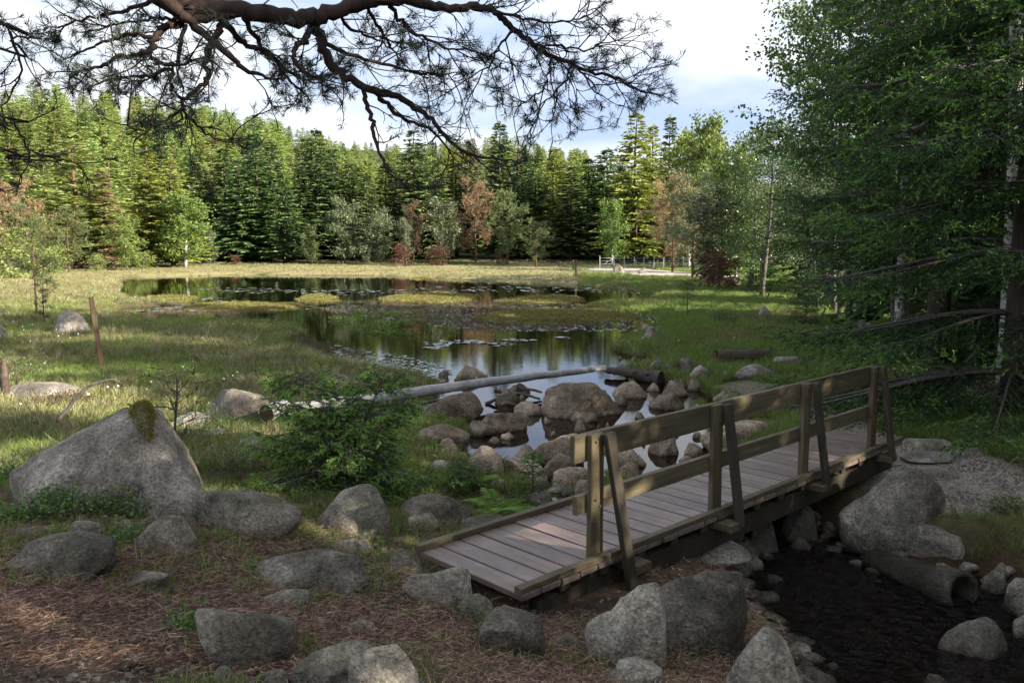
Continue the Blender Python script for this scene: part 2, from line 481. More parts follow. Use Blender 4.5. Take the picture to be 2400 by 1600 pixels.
sd = sdpoly(POND, GX, GY)
isl = np.minimum.reduce([sdpoly(p, GX, GY) for p in ISL])
sedg = np.minimum.reduce([sdpoly(p, GX, GY) for p in SEDGE])
grp = sdpoly(GREENP, GX, GY)
jag = 0.25 * snoise(P2, 21, 1.1, 3).reshape(GX.shape) * sst(12, 30, GY) + 0.08 * snoise(P2, 22, 4, 2).reshape(GX.shape)
sdj = sd + jag; islj = isl + jag * 0.7
lo = sdpoly(LOWER, GX, GY) + 0.06 * snoise(P2, 23, 5, 2).reshape(GX.shape)
Z = np.minimum(B, 0.02 + np.maximum(sdj, 0) * np.where(GY > 13, 0.16, 0.35))
pz = -0.04 - 0.5 * sst(0, 2.5, -sdj)
pz = np.where(sedg < 0.3, np.maximum(pz, -0.05 + 0.03 * snoise(P2, 31, 2.2, 3).reshape(GX.shape)), pz)
pz = np.where(islj < 0.4, np.maximum(pz, 0.11 * sst(0.25, -0.5, islj) - 0.05 + 0.03 * snoise(P2, 33, 1.5, 2).reshape(GX.shape)), pz)
Z = np.where(sdj < 0, pz, Z)
lower_side = sst(0.2, -0.4, (GX - BO[0]) * BV[0] + (GY - BO[1]) * BV[1])    # 1 on the camera's side of the deck
Zl = np.where(lo < 0, -0.40 - 0.22 * sst(0, 0.8, -lo), -0.36 + lo * 1.05)
Z = np.where(lower_side > 0.02, np.minimum(Z, Zl), np.minimum(Z, Zl + 0.05))
# lift nothing under the bridge ends
WATER = lambda x, y: -0.35 * sst(0.95, 0.15, (x - BO[0]) * BV[0] + (y - BO[1]) * BV[1]) * (np.asarray(y) < 30)

def Hgt(x, y):
    x = np.atleast_1d(np.asarray(x, float)); y = np.atleast_1d(np.asarray(y, float))
    i = np.clip(np.searchsorted(xx, x) - 1, 0, len(xx) - 2); j = np.clip(np.searchsorted(yy, y) - 1, 0, len(yy) - 2)
    fx = np.clip((x - xx[i]) / (xx[i + 1] - xx[i]), 0, 1); fy = np.clip((y - yy[j]) / (yy[j + 1] - yy[j]), 0, 1)
    return (Z[j, i] * (1 - fx) + Z[j, i + 1] * fx) * (1 - fy) + (Z[j + 1, i] * (1 - fx) + Z[j + 1, i + 1] * fx) * fy

def gfield(A):
    def f(x, y):
        x = np.atleast_1d(np.asarray(x, float)); y = np.atleast_1d(np.asarray(y, float))
        i = np.clip(np.searchsorted(xx, x) - 1, 0, len(xx) - 2); j = np.clip(np.searchsorted(yy, y) - 1, 0, len(yy) - 2)
        fx = np.clip((x - xx[i]) / (xx[i + 1] - xx[i]), 0, 1); fy = np.clip((y - yy[j]) / (yy[j + 1] - yy[j]), 0, 1)
        return (A[j, i] * (1 - fx) + A[j, i + 1] * fx) * (1 - fy) + (A[j + 1, i] * (1 - fx) + A[j + 1, i + 1] * fx) * fy
    return f

def surf(x, y): return np.maximum(Hgt(x, y), WATER(x, y))

def hit(x, y, tmax=300.0):
    """where the pixel's ray meets ground or water"""
    d = ray(x, y); s = np.geomspace(1.5, tmax, 1500)
    P = np.array([0, 0, CAMZ]) + d[None, :] * s[:, None]
    g = P[:, 2] - surf(P[:, 0], P[:, 1])
    k = np.argmax(g < 0)
    if g[k] >= 0: k = len(s) - 1
    a, b = s[max(k - 1, 0)], s[k]
    for _ in range(12):
        m_ = 0.5 * (a + b); p = np.array([0, 0, CAMZ]) + d * m_
        if p[2] > surf(p[0], p[1])[0]: a = m_
        else: b = m_
    return np.array([0, 0, CAMZ]) + d * b

def dhit(x, y): return hit(x * DS, y * DS)

# ---- ground colours (dry base colours of litter, bog plants, moss, gravel, mud)
C = np.zeros(GX.shape + (3,))
def lay(mask, c):
    global C
    mm = np.clip(mask, 0, 1)[..., None]
    C = C * (1 - mm) + np.array(c) * mm
def pm(pts, feather, z=0.25, sc_=1.0):
    d_ = sdpoly(dpoly(pts, z), GX, GY) + 0.5 * feather * snoise(P2, hash(len(pts)) % 97, 2.0 / max(feather, .15), 3).reshape(GX.shape)
    return sst(feather * 0.5, -feather * 0.5, d_)
nA = snoise(P2, 41, 0.9, 4).reshape(GX.shape); nB = snoise(P2, 42, 3.2, 3).reshape(GX.shape); nC = snoise(P2, 43, 0.25, 3).reshape(GX.shape)
C[:] = (0.12, 0.125, 0.042)                                    # bog grass
lay(sst(14, 30, GY) * 0.7, (0.18, 0.165, 0.06))
lay(sst(45, 62, GY), (0.27, 0.245, 0.12))                       # pale far sedge
lay(sst(0.2, 0.9, nA) * sst(10, 14, GY) * 0.6, (0.06, 0.085, 0.02))
rightgreen = sst(-2, 6, GX - 0.08 * GY) * sst(11, 14, GY)
lay(rightgreen * 0.9, (0.12, 0.17, 0.04))
lay(rightgreen * sst(0.0, 0.8, nA) * 0.6, (0.13, 0.12, 0.04))
lay(sst(0.35, -0.2, islj) * (sd < 0.5), (0.22, 0.18, 0.05))   # ochre moss islands
lay(sst(0.5, -0.2, sedg) * sst(0.05, 0.3, islj) * 0.8, (0.10, 0.075, 0.045))
lay(sst(92, 104, GY), (0.05, 0.06, 0.02))
lay(sst(13.0, 9.5, GY) * sst(3.6, 2.2, GX + 0.0 * GY), (0.075, 0.07, 0.03))
dirt = sst(8.0, 6.6, GY + 0.35 * nA + 0.25 * nB) * sst(2.5, 1.5, GX)
lay(dirt, (0.155, 0.098, 0.07))                               # needle litter
lay(dirt * sst(0.15, 0.6, nB + 0.4 * nA), (0.07, 0.05, 0.04))
lay(dirt * sst(0.35, 0.8, nA) * 0.75, (0.055, 0.075, 0.02))    # moss and grass patches
slope = sst(3.0, 6.5, GX - edge + 3.5) * sst(5, 8, GY) * sst(70, 40, GY)
lay(slope, (0.055, 0.035, 0.025))                              # spruce litter under the trees
lay(sst(2.6, 3.4, GX) * sst(10.5, 9.0, GY) * sst(-.3, .5, nA + .6 * nB), (0.11, 0.078, 0.05))          # bare peaty bank
lay(pm([(1960,870),(2100,865),(2400,860),(2400,985),(2200,980),(2030,945)], 0.6, 0.5), (0.06, 0.11, 0.02))
lay(pm([(1800,900),(1880,890),(1990,930),(2060,950),(2180,960),(2300,1000),(2420,1060),(2420,1090),(2250,1090),(2150,1080),(2080,1070),(2040,1040),(1900,985),(1850,945)], 0.4, 0.5), (0.34, 0.30, 0.26))
lay(pm([(1640,860),(1700,850),(1780,862),(1900,880),(1930,905),(1860,925),(1760,905),(1680,890)], 0.5, 0.35) * 0.8, (0.22, 0.18, 0.145))
lay(pm([(2030,850),(2120,838),(2420,828),(2420,880),(2200,885),(2080,872)], 0.7, 0.6) * 0.9, (0.045, 0.036, 0.034))
lay(pm([(1320,618),(1420,614),(1560,622),(1700,630),(1700,640),(1560,634),(1400,626)], 3.0, 0.3), (0.42, 0.38, 0.34))   # far gravel path
lay(sst(0.35, 0.0, sd) * (GY < 25) * sst(0.09, 0.02, Z), (0.05, 0.035, 0.022))
bed = (Z < WATER(GX, GY) - 0.01)
lay(bed * 1.0, (0.075, 0.045, 0.02))
lay((lo < 0.5) * sst(0.5, 0.1, lo) * 1.0, (0.06, 0.038, 0.02))

m, t, N_, L_ = newmat('ground')
ga = N_('ShaderNodeVertexColor'); ga.layer_name = 'col'
gg = N_('ShaderNodeNewGeometry')
f1 = noise_n(t, gg.outputs['Position'], 38, 5, 0.7); f2 = noise_n(t, gg.outputs['Position'], 7, 5, 0.65); f3 = noise_n(t, gg.outputs['Position'], 150, 2, 0.6)
ra = ramp(t, [(0.3, (0.45, 0.43, 0.42)), (0.52, (1, 1, 1)), (0.72, (1.7, 1.62, 1.5))]); L_(f1, ra.inputs[0])
rb = ramp(t, [(0.3, (0.6, 0.62, 0.6)), (0.7, (1.35, 1.32, 1.28))]); L_(f2, rb.inputs[0])
rc = ramp(t, [(0.36, (0.6, 0.6, 0.6)), (0.62, (1.45, 1.42, 1.4))]); L_(f3, rc.inputs[0])
gc = mixc(t, mixc(t, mixc(t, ga.outputs[0], ra.outputs[0], 0.8, 'MULTIPLY'), rb.outputs[0], 0.8, 'MULTIPLY'), rc.outputs[0], 0.7, 'MULTIPLY')
gh = math_n(t, 'ADD', math_n(t, 'ADD', f1, math_n(t, 'MULTIPLY', f2, 1.5)), math_n(t, 'MULTIPLY', f3, 0.4))
finish(t, gc, 0.9, bump_n(t, gh, 0.9, 0.03), 0.2)
M_ground = m

ny, nx = GX.shape
ii = np.arange(ny * nx).reshape(ny, nx)
quads = np.stack([ii[:-1, :-1], ii[:-1, 1:], ii[1:, 1:], ii[1:, :-1]], -1).reshape(-1, 4)
GV = np.stack([GX.ravel(), GY.ravel(), Z.ravel()], 1)
obj('ground', mesh_np('ground', GV, [quads], [M_ground], True, cattr={'col': C.reshape(-1, 3)}), kind='structure',
    label='forest floor, bog and bank around the pond')

# ---- water: one sheet, level over the pond, dropping under the bridge into the lower stream
wy = np.concatenate([np.arange(2.2, 16, 0.12), np.geomspace(16, 84, 90)])
wx = 3.0 * np.sinh(np.linspace(-3.75, 3.75, 330))
WX, WY = np.meshgrid(wx, wy)
WZ = WATER(WX, WY) + 0 * WX
v_ = (WX - BO[0]) * BV[0] + (WY - BO[1]) * BV[1]
fall = np.exp(-((v_ - 0.5) / 0.45)**2) * (WY < 14)
WP = np.stack([WX.ravel(), WY.ravel()], 1)
WZ = WZ + 0.025 * fall * snoise(WP, 61, 9, 3).reshape(WX.shape)
rip = 3.4 * np.clip(sst(1.0, -0.1, v_) * (WY < 14) + 0.85 * fall + 0.45 * sst(10.5, 8.6, WY) * sst(0.5, 1.8, WX), 0, 1)
m, t, N_, L_ = newmat('water')
gg = N_('ShaderNodeNewGeometry'); at_ = N_('ShaderNodeAttribute'); at_.attribute_name = 'v'
mp_ = N_('ShaderNodeMapping'); mp_.inputs['Rotation'].default_value = (0, 0, 0.75); mp_.inputs['Scale'].default_value = (1, 2.1, 1)
L_(gg.outputs['Position'], mp_.inputs[0])
w1 = noise_n(t, mp_.outputs[0], 5.5, 4, 0.55); w2 = noise_n(t, gg.outputs['Position'], 2.2, 2, 0.5)
hh = math_n(t, 'ADD', math_n(t, 'MULTIPLY', w1, math_n(t, 'MAXIMUM', at_.outputs['Fac'], 0.006)), math_n(t, 'MULTIPLY', w2, 0.012))
bn = bump_n(t, hh, 0.9, 0.12)
tr = N_('ShaderNodeBsdfTransparent'); tr.inputs[0].default_value = (0.42, 0.24, 0.085, 1)
gl = N_('ShaderNodeBsdfGlossy'); gl.inputs['Roughness'].default_value = 0.015; gl.inputs['Color'].default_value = (1, 1, 1, 1)
fr = N_('ShaderNodeFresnel'); fr.inputs[0].default_value = 1.33
L_(bn, gl.inputs['Normal']); L_(bn, fr.inputs['Normal'])
ms = N_('ShaderNodeMixShader'); L_(fr.outputs[0], ms.inputs[0]); L_(tr.outputs[0], ms.inputs[1]); L_(gl.outputs[0], ms.inputs[2])
o_ = N_('ShaderNodeOutputMaterial'); L_(ms.outputs[0], o_.inputs[0])
M_water = m
ny, nx = WX.shape
ii = np.arange(ny * nx).reshape(ny, nx)
quads = np.stack([ii[:-1, :-1], ii[:-1, 1:], ii[1:, 1:], ii[1:, :-1]], -1).reshape(-1, 4)
# keep only cells near where water can show
gz = Hgt(WX.ravel(), WY.ravel()).reshape(WX.shape) - WZ
mn = np.minimum.reduce([gz[:-1, :-1], gz[:-1, 1:], gz[1:, 1:], gz[1:, :-1]]).ravel()
obj('water', mesh_np('water', np.stack([WX.ravel(), WY.ravel(), WZ.ravel()], 1), [quads[mn < 0.08]], [M_water], True, attr={'v': rip.ravel()}),
    kind='structure', label='dark peat-brown pond water running out under the footbridge')
# ------------------------------------------------------------------ footbridge
M_deck = wood_mat('deck_boards', (0.115, 0.080, 0.068), (0.265, 0.188, 0.162), (0.11, 0.105, 0.06), 0.45, 'Y', 0.5, 0.55, 0.5)
M_rail = wood_mat('rail_timber', (0.07, 0.056, 0.034), (0.19, 0.15, 0.09), (0.06, 0.06, 0.028), 0.45, 'X', 0.7, 0.3)
M_post = wood_mat('post_timber', (0.075, 0.058, 0.034), (0.20, 0.15, 0.085), (0.06, 0.06, 0.028), 0.4, 'Z', 0.7, 0.3)
M_dkwood = wood_mat('dark_brace_timber', (0.028, 0.022, 0.017), (0.085, 0.066, 0.048), (0.04, 0.046, 0.02), 0.4, 'Z', 0.75, 0.4)

def bev_box(sx, sy, sz, bev=0.006, cut=0, wob=0.0, seed=0):
    bm = bmesh.new()
    bmesh.ops.create_cube(bm, size=1.0)
    for v in bm.verts: v.co = Vector((v.co.x * sx, v.co.y * sy, v.co.z * sz))
    if cut:
        long_ = max(range(3), key=lambda i: (sx, sy, sz)[i])
        es = [e for e in bm.edges if abs((e.verts[0].co - e.verts[1].co)[long_]) > 0.9 * (sx, sy, sz)[long_]]
        bmesh.ops.subdivide_edges(bm, edges=es, cuts=cut, use_grid_fill=False)
    if wob:
        r_ = random.Random(seed)
        for v in bm.verts: v.co += Vector((r_.uniform(-1, 1), r_.uniform(-1, 1), r_.uniform(-1, 1))) * wob
    bmesh.ops.bevel(bm, geom=[e for e in bm.edges if e.calc_face_angle(0) > 0.5], offset=bev, segments=1, affect='EDGES')
    me = bpy.data.meshes.new('timber'); bm.to_mesh(me); bm.free()
    return me

bridge = thing('footbridge', 'wooden plank footbridge with one slatted handrail crossing the stream', 'footbridge', tuple(BO), math.pi / 2 - BH)
# local axes of the empty: X = u (along), Y = v (across), Z = up
def bpart(name, me, mat, u, v, w_, rot=(0, 0, 0), label=None):
    me.materials.append(mat)
    o = obj(name, me, bridge)
    o.location = (u, v, w_); o.rotation_euler = rot
    if label: o['label'] = label
    return o
PL = 0.209
for k in range(32):
    u = -0.842 + PL * (k + 0.5)
    rr = random.Random(k)
    bpart('deck_plank', bev_box(PL - 0.016 - rr.uniform(0, .004), 1.236 + rr.uniform(-.008, .008), 0.045, 0.004, 0), M_deck, u, 0.535 + rr.uniform(-.006, .006), -0.0225 + rr.uniform(-.002, .002),
          (rr.uniform(-.003, .003), rr.uniform(-.008, .008), rr.uniform(-.004, .004)))
def along(name, u0, u1, v, w_, sy, sz, mat, sag=0.0):
    return bpart(name, bev_box(u1 - u0, sy, sz, 0.005, 8, 0.0015, int(u0 * 100) + int(v * 50)), mat, (u0 + u1) / 2, v, w_)
# kerb timbers, in lengths butted end to end
for v, brk in ((-0.043, (-0.84, 0.18, 1.86, 3.55, 5.89)), (1.112, (-0.85, 1.35, 3.6, 5.88))):
    for a, b in zip(brk[:-1], brk[1:]):
        along('kerb_timber', a, b - 0.006, v + random.uniform(-.003, .003), 0.026, 0.07, 0.048, M_rail)
# carrying beams
for v in (0.03, 0.535, 1.04):
    along('beam', -0.6, 5.75, v, -0.24, 0.075, 0.2, M_dkwood)
for k in range(13):
    bpart('spacer_block', bev_box(0.10, 0.03, 0.06, 0.004), M_dkwood, -0.35 + 0.46 * k, -0.045, -0.08)
S = 1.6953
for k in range(4):
    u = S * k + 0.075
    bpart('post', bev_box(0.15, 0.05, 1.28, 0.005, 6, 0.002, k), M_post, u, 0.028, 1.0 - 0.64)
    # the cross timber that sticks out on the near side and carries the brace
    bpart('cross_timber', bev_box(0.18, 1.52, 0.07, 0.005), M_rail, (.40, 1.76, 3.54, 5.25)[k], 0.54, -0.10)
    p0 = np.array([S * k + (.27, .15, .17, .16)[k], -0.205, (-.24, -.12, -.12, -.12)[k]]); p1 = np.array([S * k + .155, -0.035, 1.0])
    d_ = p1 - p0; ln = np.linalg.norm(d_)
    br = bpart('brace', bev_box(0.10, 0.052, ln, 0.005, 6, 0.002, 50 + k), M_dkwood, 0, 0, 0)
    zx = Vector(d_).normalized(); xx_ = Vector((1, 0, 0)); xx_ = (xx_ - zx * xx_.dot(zx)).normalized(); yx = zx.cross(xx_)
    br.matrix_local = Matrix.Translation(Vector((p0 + p1) / 2)) @ Matrix((xx_, yx, zx)).transposed().to_4x4()
UE = S * 3 + 0.17
for name, w0, w1 in (('top_rail', 0.785, 1.004), ('lower_rail', 0.375, 0.525)):
    brk = (-0.14, S + 0.08, 2 * S + 0.075, UE) if name == 'top_rail' else (-0.11, S + 0.07, UE)
    for i_, (a, b) in enumerate(zip(brk[:-1], brk[1:])):
        bpart(name, bev_box(b - a - 0.004, 0.05, w1 - w0, 0.005, 8, 0.0015, int(a * 99)), M_rail, (a + b) / 2, 0.081 + 0.002 * i_, (w0 + w1) / 2, (0, 0, 0))
# bolt heads where rails meet posts, nail heads on the kerbs
bm = bmesh.new(); bmesh.ops.create_cone(bm, cap_ends=True, segments=8, radius1=.013, radius2=.010, depth=.012); me_b = bpy.data.meshes.new('bolt'); bm.to_mesh(me_b); bm.free()
M_bolt = plain_mat('rusty_bolt', (0.09, 0.06, 0.045), .6, .3, 60); me_b.materials.append(M_bolt)
for k in range(4):
    for du, w_ in ((.05, .94), (.10, .84), (.05, .48), (.10, .42)):
        o = obj('bolt', me_b, bridge); o.location = (S * k + du, -.002, w_); o.rotation_euler = (math.pi / 2, 0, 0)
# support stub under the near end
bpart('support_post', bev_box(0.09, 0.09, 0.42, 0.006), M_dkwood, -0.66, 0.10, -0.26)

# ------------------------------------------------------------------ rocks
M_rock = rock_mat('granite_grey', (0.075, 0.07, 0.063), (0.155, 0.148, 0.135), (0.235, 0.225, 0.205), 0.5)
M_rockb = rock_mat('granite_brown_wet', (0.085, 0.068, 0.055), (0.17, 0.142, 0.118), (0.235, 0.205, 0.175), 0.22, wet=0.0, lich=0.35, k=1.9)
M_rockl = rock_mat('granite_pale', (0.17, 0.16, 0.155), (0.28, 0.265, 0.26), (0.38, 0.36, 0.355), 0.12, lich=0.6, k=1.0)
M_rockd = rock_mat('granite_stream', (0.07, 0.068, 0.062), (0.145, 0.14, 0.128), (0.225, 0.22, 0.2), 0.3, wet=-0.35)
M_rockm = rock_mat('mossy_stone', (0.06, 0.06, 0.05), (0.12, 0.12, 0.1), (0.2, 0.19, 0.17), 1.0, mossc=(0.10, 0.115, 0.015))
RM = {'g': M_rock, 'b': M_rockb, 'l': M_rockl, 'd': M_rockd, 'm': M_rockm}

_ico = {}
def ico(s):
    if s not in _ico:
        bm = bmesh.new(); bmesh.ops.create_icosphere(bm, subdivisions=s, radius=1.0)
        _ico[s] = (np.array([v.co[:] for v in bm.verts]), np.array([[v.index for v in f.verts] for f in bm.faces])); bm.free()
    return _ico[s]

def rock_shape(seed, sub=4, ang=0.5, tilt=0.0, pk=0.0, rough=1.0, boxy=0.0):
    V, Fc = ico(sub); r = np.random.default_rng(seed + 1000)
    p = V.copy()
    if boxy: p = np.sign(p) * np.abs(p) ** (1 - boxy * 0.45); 
    p *= np.array([1, 1, 1.0])
    for k in range(int(7 + 11 * ang)):
        n = r.normal(0, 1, 3); n /= np.linalg.norm(n)
        d_ = r.uniform(0.45, 0.85)
        ex = np.maximum(0, p @ n - d_)
        p -= n * (ex * (0.72 + 0.26 * ang))[:, None]
    nrm_ = norm(p)
    p = p + nrm_ * (0.10 * snoise(p, seed, 2.4, 2) + rough * (0.045 * snoise(p, seed + 1, 6.0, 2) + 0.018 * snoise(p, seed + 2, 17, 2)))[:, None]
    c, s = math.cos(tilt), math.sin(tilt)
    p = p @ np.array([[c, 0, -s], [0, 1, 0], [s, 0, c]])
    p = (p - p.min(0)) / (p.max(0) - p.min(0))
    p[:, 0] -= 0.5; p[:, 1] -= 0.5
    p[:, 0] += pk * 0.35 * (p[:, 2] ** 1.3 - 0.4)
    p[:, 0] = (p[:, 0] - p[:, 0].min()) / (p[:, 0].max() - p[:, 0].min()) - 0.5
    return p, Fc

ROCKS = []
def rock(x0, y0, x1, y1, label, mat='g', name='boulder', seed=None, dr=0.8, ang=0.45, tilt=0.0, pk=0.0, bury=0.7, sub=None, boxy=0.0, cat='boulder', zf=None, group=None, sys='d'):
    """bounding box in photo display pixels; distance comes from where its foot meets ground or water"""
    if sys == '4': x0, x1, y0, y1 = [(900 + x0 / 2.352) / DS, (900 + x1 / 2.352) / DS, (550 + y0 / 2.352) / DS, (550 + y1 / 2.352) / DS]
    if sys == '7': x0, x1, y0, y1 = [(1600 + x0 / 2.851) / DS, (1600 + x1 / 2.851) / DS, (600 + y0 / 2.851) / DS, (600 + y1 / 2.851) / DS]
    if seed is None: seed = int(x0 * 7 + y0 * 13) % 9973
    xc = (x0 + x1) / 2
    f = dhit(xc, y1) if zf is None else onz(xc * DS, y1 * DS, zf)
    W_ = (x1 - x0) * DS / F * f[1]
    D_ = W_ * dr
    Yc = f[1] + D_ * 0.36
    W_ = (x1 - x0) * DS / F * Yc
    top = at(xc * DS, y0 * DS, Yc + 0.05 * D_)[2]
    P = at(xc * DS, (y0 + y1) / 2 * DS, Yc)
    gz_ = min(Hgt(P[0], Yc)[0], Hgt(P[0], f[1])[0])
    vis = top - min(f[2], gz_ + 0.3 * max(top - gz_, 0))
    Ht = max(top - gz_, 0.25 * W_ * 0.5, 0.05)
    zb = gz_ - bury * Ht
    p, Fc = rock_shape(seed, sub or (5 if W_ > 1.3 else 4 if (x1 - x0) > 60 else 3), ang, tilt, pk, boxy=boxy)
    p = p * np.array([W_ * 1.02, D_, max(top - zb, 0.06)])
    me = mesh_np(name, p, [Fc], [RM[mat]], True)
    o = obj(name, me, None, label, cat, group, None, (P[0], Yc, zb))
    ROCKS.append((P[0], Yc, W_ * 0.5, D_ * 0.5, o))
    return o

# foreground, left to right
rock(30, 1208, 130, 1234, 'thin flat stone at the left edge above the long lumpy boulder', seed=3, dr=1.2, cat='stone', name='stone')
rock(152, 1196, 232, 1262, 'small tilted grey rock poking up behind the long lumpy boulder at left', tilt=-.5, ang=.8, pk=.5)
rock(18, 1222, 272, 1330, 'long lumpy boulder at the left edge rising to the right', 'g', tilt=-.32, dr=.6, pk=.35, ang=.5, seed=11)
rock(298, 1184, 442, 1275, 'squat round boulder with leafy sprigs in front of the giant boulder', seed=14, dr=.9)
rock(270, 1308, 392, 1362, 'low pointed stone lying alone on the needle litter', 'g', tilt=-.35, pk=.6, ang=.8, cat='stone', name='stone', seed=5)
rock(440, 1120, 695, 1228, 'long low mossy boulder between the giant boulder and the round one', 'g', tilt=-.25, dr=.6, pk=.3, seed=21)
rock(703, 1114, 902, 1232, 'rounded boulder just below the bushy young spruce', 'g', seed=23, dr=.8, boxy=.4, ang=.3)
rock(908, 1126, 1084, 1205, 'smooth domed boulder at the left side of the fern', 'g', seed=27, dr=.8, ang=.25)
rock(936, 1180, 1008, 1216, 'small rounded stone in front of the smooth domed boulder', 'g', seed=28, cat='stone', name='stone')
rock(1050, 1185, 1165, 1232, 'flat-topped stone against the left kerb of the footbridge', 'g', seed=29, cat='stone', name='stone')
rock(578, 1264, 852, 1360, 'long whale-backed boulder in the middle of the needle litter', 'g', tilt=.14, dr=.55, pk=-.3, seed=31, boxy=.3)
rock(743, 1234, 852, 1275, 'flat stone directly above the long whale-backed boulder', 'g', dr=.8, ang=.8, seed=33, cat='stone', name='stone')
rock(588, 1350, 714, 1398, 'dark low stone directly below the long whale-backed boulder', 'g', dr=.7, seed=36, cat='stone', name='stone')
marked = rock(448, 1384, 684, 1540, 'big foreground boulder with a faded red paint mark on top', 'g', dr=.75, tilt=.22, pk=-.4, seed=37, boxy=.3)
rock(662, 1458, 862, 1600, 'low broad boulder at the bottom edge beside the pointed one', 'g', dr=.8, pk=.5, seed=39)
rock(790, 1478, 1010, 1660, 'pointed triangular boulder cut by the bottom edge', 'g', dr=.9, ang=.9, pk=-.25, seed=40)
rock(480, 1530, 535, 1575, 'small stone at the bottom edge under the red-marked boulder', 'g', cat='stone', name='stone', seed=44)
rock(605, 1535, 668, 1580, 'small stone at the bottom edge left of the low broad boulder', 'g', cat='stone', name='stone', seed=45)
rock(888, 1258, 988, 1318, 'pale speckled rock at the left front corner of the footbridge', 'g', seed=51)
rock(926, 1300, 1086, 1396, 'brown domed boulder tucked under the front corner of the deck', 'g', seed=53, dr=.8, tilt=.2)
rock(1052, 1364, 1134, 1432, 'small rounded boulder below the front edge of the deck', 'g', seed=54)
rock(1084, 1397, 1254, 1516, 'blocky round boulder below the right front corner of the deck', 'g', seed=57, boxy=.5, dr=.8)
rock(1268, 1448, 1338, 1492, 'small half-buried stone between two large boulders beside the bridge', 'g', seed=58, cat='stone', name='stone')
rock(1342, 1325, 1532, 1530, 'tall slanting boulder under the first railing post', 'd', seed=61, dr=.8, tilt=.45, pk=-.5, boxy=.3)
rock(1452, 1300, 1728, 1500, 'largest boulder on the stream bank beside the first brace', 'd', seed=63, dr=.75, boxy=.55, tilt=.1)
rock(1632, 1430, 1850, 1660, 'rounded boulder at the bottom edge standing in the lower stream', 'd', seed=66, dr=.85, ang=.4, tilt=.2, pk=-.2)
rock(1386, 1512, 1528, 1610, 'flat brown stone at the bottom edge left of the stream boulder', 'd', seed=67, cat='stone', name='stone')
rock(1490, 1236, 1712, 1345, 'dark boulder in the shade directly beneath the deck', 'd', seed=69, dr=.8, zf=-.2)
rock(1718, 1188, 1796, 1278, 'reddish wet rock in the gap under the deck', 'd', seed=71, tilt=.5, zf=-.38)
rock(1792, 1150, 1890, 1236, 'dark round rock deep under the bridge', 'd', seed=72, zf=-.3)
rock(1806, 1232, 1876, 1274, 'small dark wet stone below the little fall under the bridge', 'd', seed=73, cat='stone', name='stone', zf=-.4)
rock(1920, 1240, 1990, 1272, 'flat wet stone in the dark water left of the pipe', 'd', seed=74, cat='stone', name='stone', zf=-.4)
rock(1930, 1072, 2184, 1222, 'large smooth boulder holding up the far end of the footbridge', 'd', seed=76, dr=.7, tilt=.28, pk=-.2, ang=.3, zf=-.05)
rock(2074, 1203, 2252, 1306, 'rounded boulder on the far bank just above the concrete pipe', 'd', seed=78, dr=.5, boxy=.4, zf=-.35, bury=.3)
rock(2163, 1428, 2330, 1520, 'low wet boulder sitting in the dark lower stream', 'd', seed=81, dr=.7, zf=-.36)
rock(2304, 1330, 2420, 1412, 'pale boulder at the right edge of the lower stream', 'd', seed=83, zf=-.34)
rock(2325, 1398, 2440, 1480, 'lower of the two pale boulders at the right edge of the stream', 'd', seed=84, zf=-.36)
rock(2250, 1292, 2318, 1338, 'small stone on the bank at the mouth of the concrete pipe', 'd', seed=85, cat='stone', name='stone', zf=-.25)
rock(2105, 1550, 2180, 1590, 'small brownish stone in the stream at the bottom edge', 'd', seed=86, cat='stone', name='stone', zf=-.38)
# landing at the far end
rock(2085, 1003, 2190, 1036, 'flat grey slab sunk in the gravel landing', 'g', seed=91, dr=1.1, cat='stone', name='stone')
rock(2072, 1040, 2240, 1064, 'long pale slab flush with the gravel beside the deck end', 'l', seed=92, dr=.6, cat='stone', name='stone')
rock(2085, 1068, 2190, 1102, 'dark slab below the gravel landing beside the large smooth boulder', 'g', seed=93, dr=.8, cat='stone', name='stone')
rock(2030, 848, 2062, 866, 'flat wet stone just behind the last railing post', 'l', seed=94, cat='stone', name='stone')
rock(2064, 852, 2098, 868, 'flat wet stone on the muddy path right of the last railing post', 'l', seed=95, cat='stone', name='stone')
# left side
rock(462, 890, 612, 968, 'pale wedge-shaped rock with a sharp crest behind the giant boulder', 'l', seed=101, dr=.8, ang=1.0, tilt=.12, pk=-.4)
rock(385, 946, 490, 990, 'low rounded grey rock right behind the giant boulder', 'l', seed=103)
rock(440, 980, 520, 1010, 'small flat stone beside the low rounded grey rock', 'g', seed=104, cat='stone', name='stone')
rock(18, 876, 190, 918, 'broad flat pale rock among the shrubs at the left edge', 'l', seed=105, dr=.7)
rock(120, 712, 208, 766, 'slanting pale rock on the bog beside the thin pine', 'l', seed=107, tilt=.35, pk=-.5)
rock(-30, 742, 12, 778, 'grey rock cut by the left edge on the bog', 'l', seed=108)
rock(725, 856, 810, 890, 'grey rock peeping out behind the bushy young spruce', 'g', seed=109)
rock(545, 1003, 620, 1030, 'pale stone between the giant boulder and the young spruce', 'l', seed=110, cat='stone', name='stone')
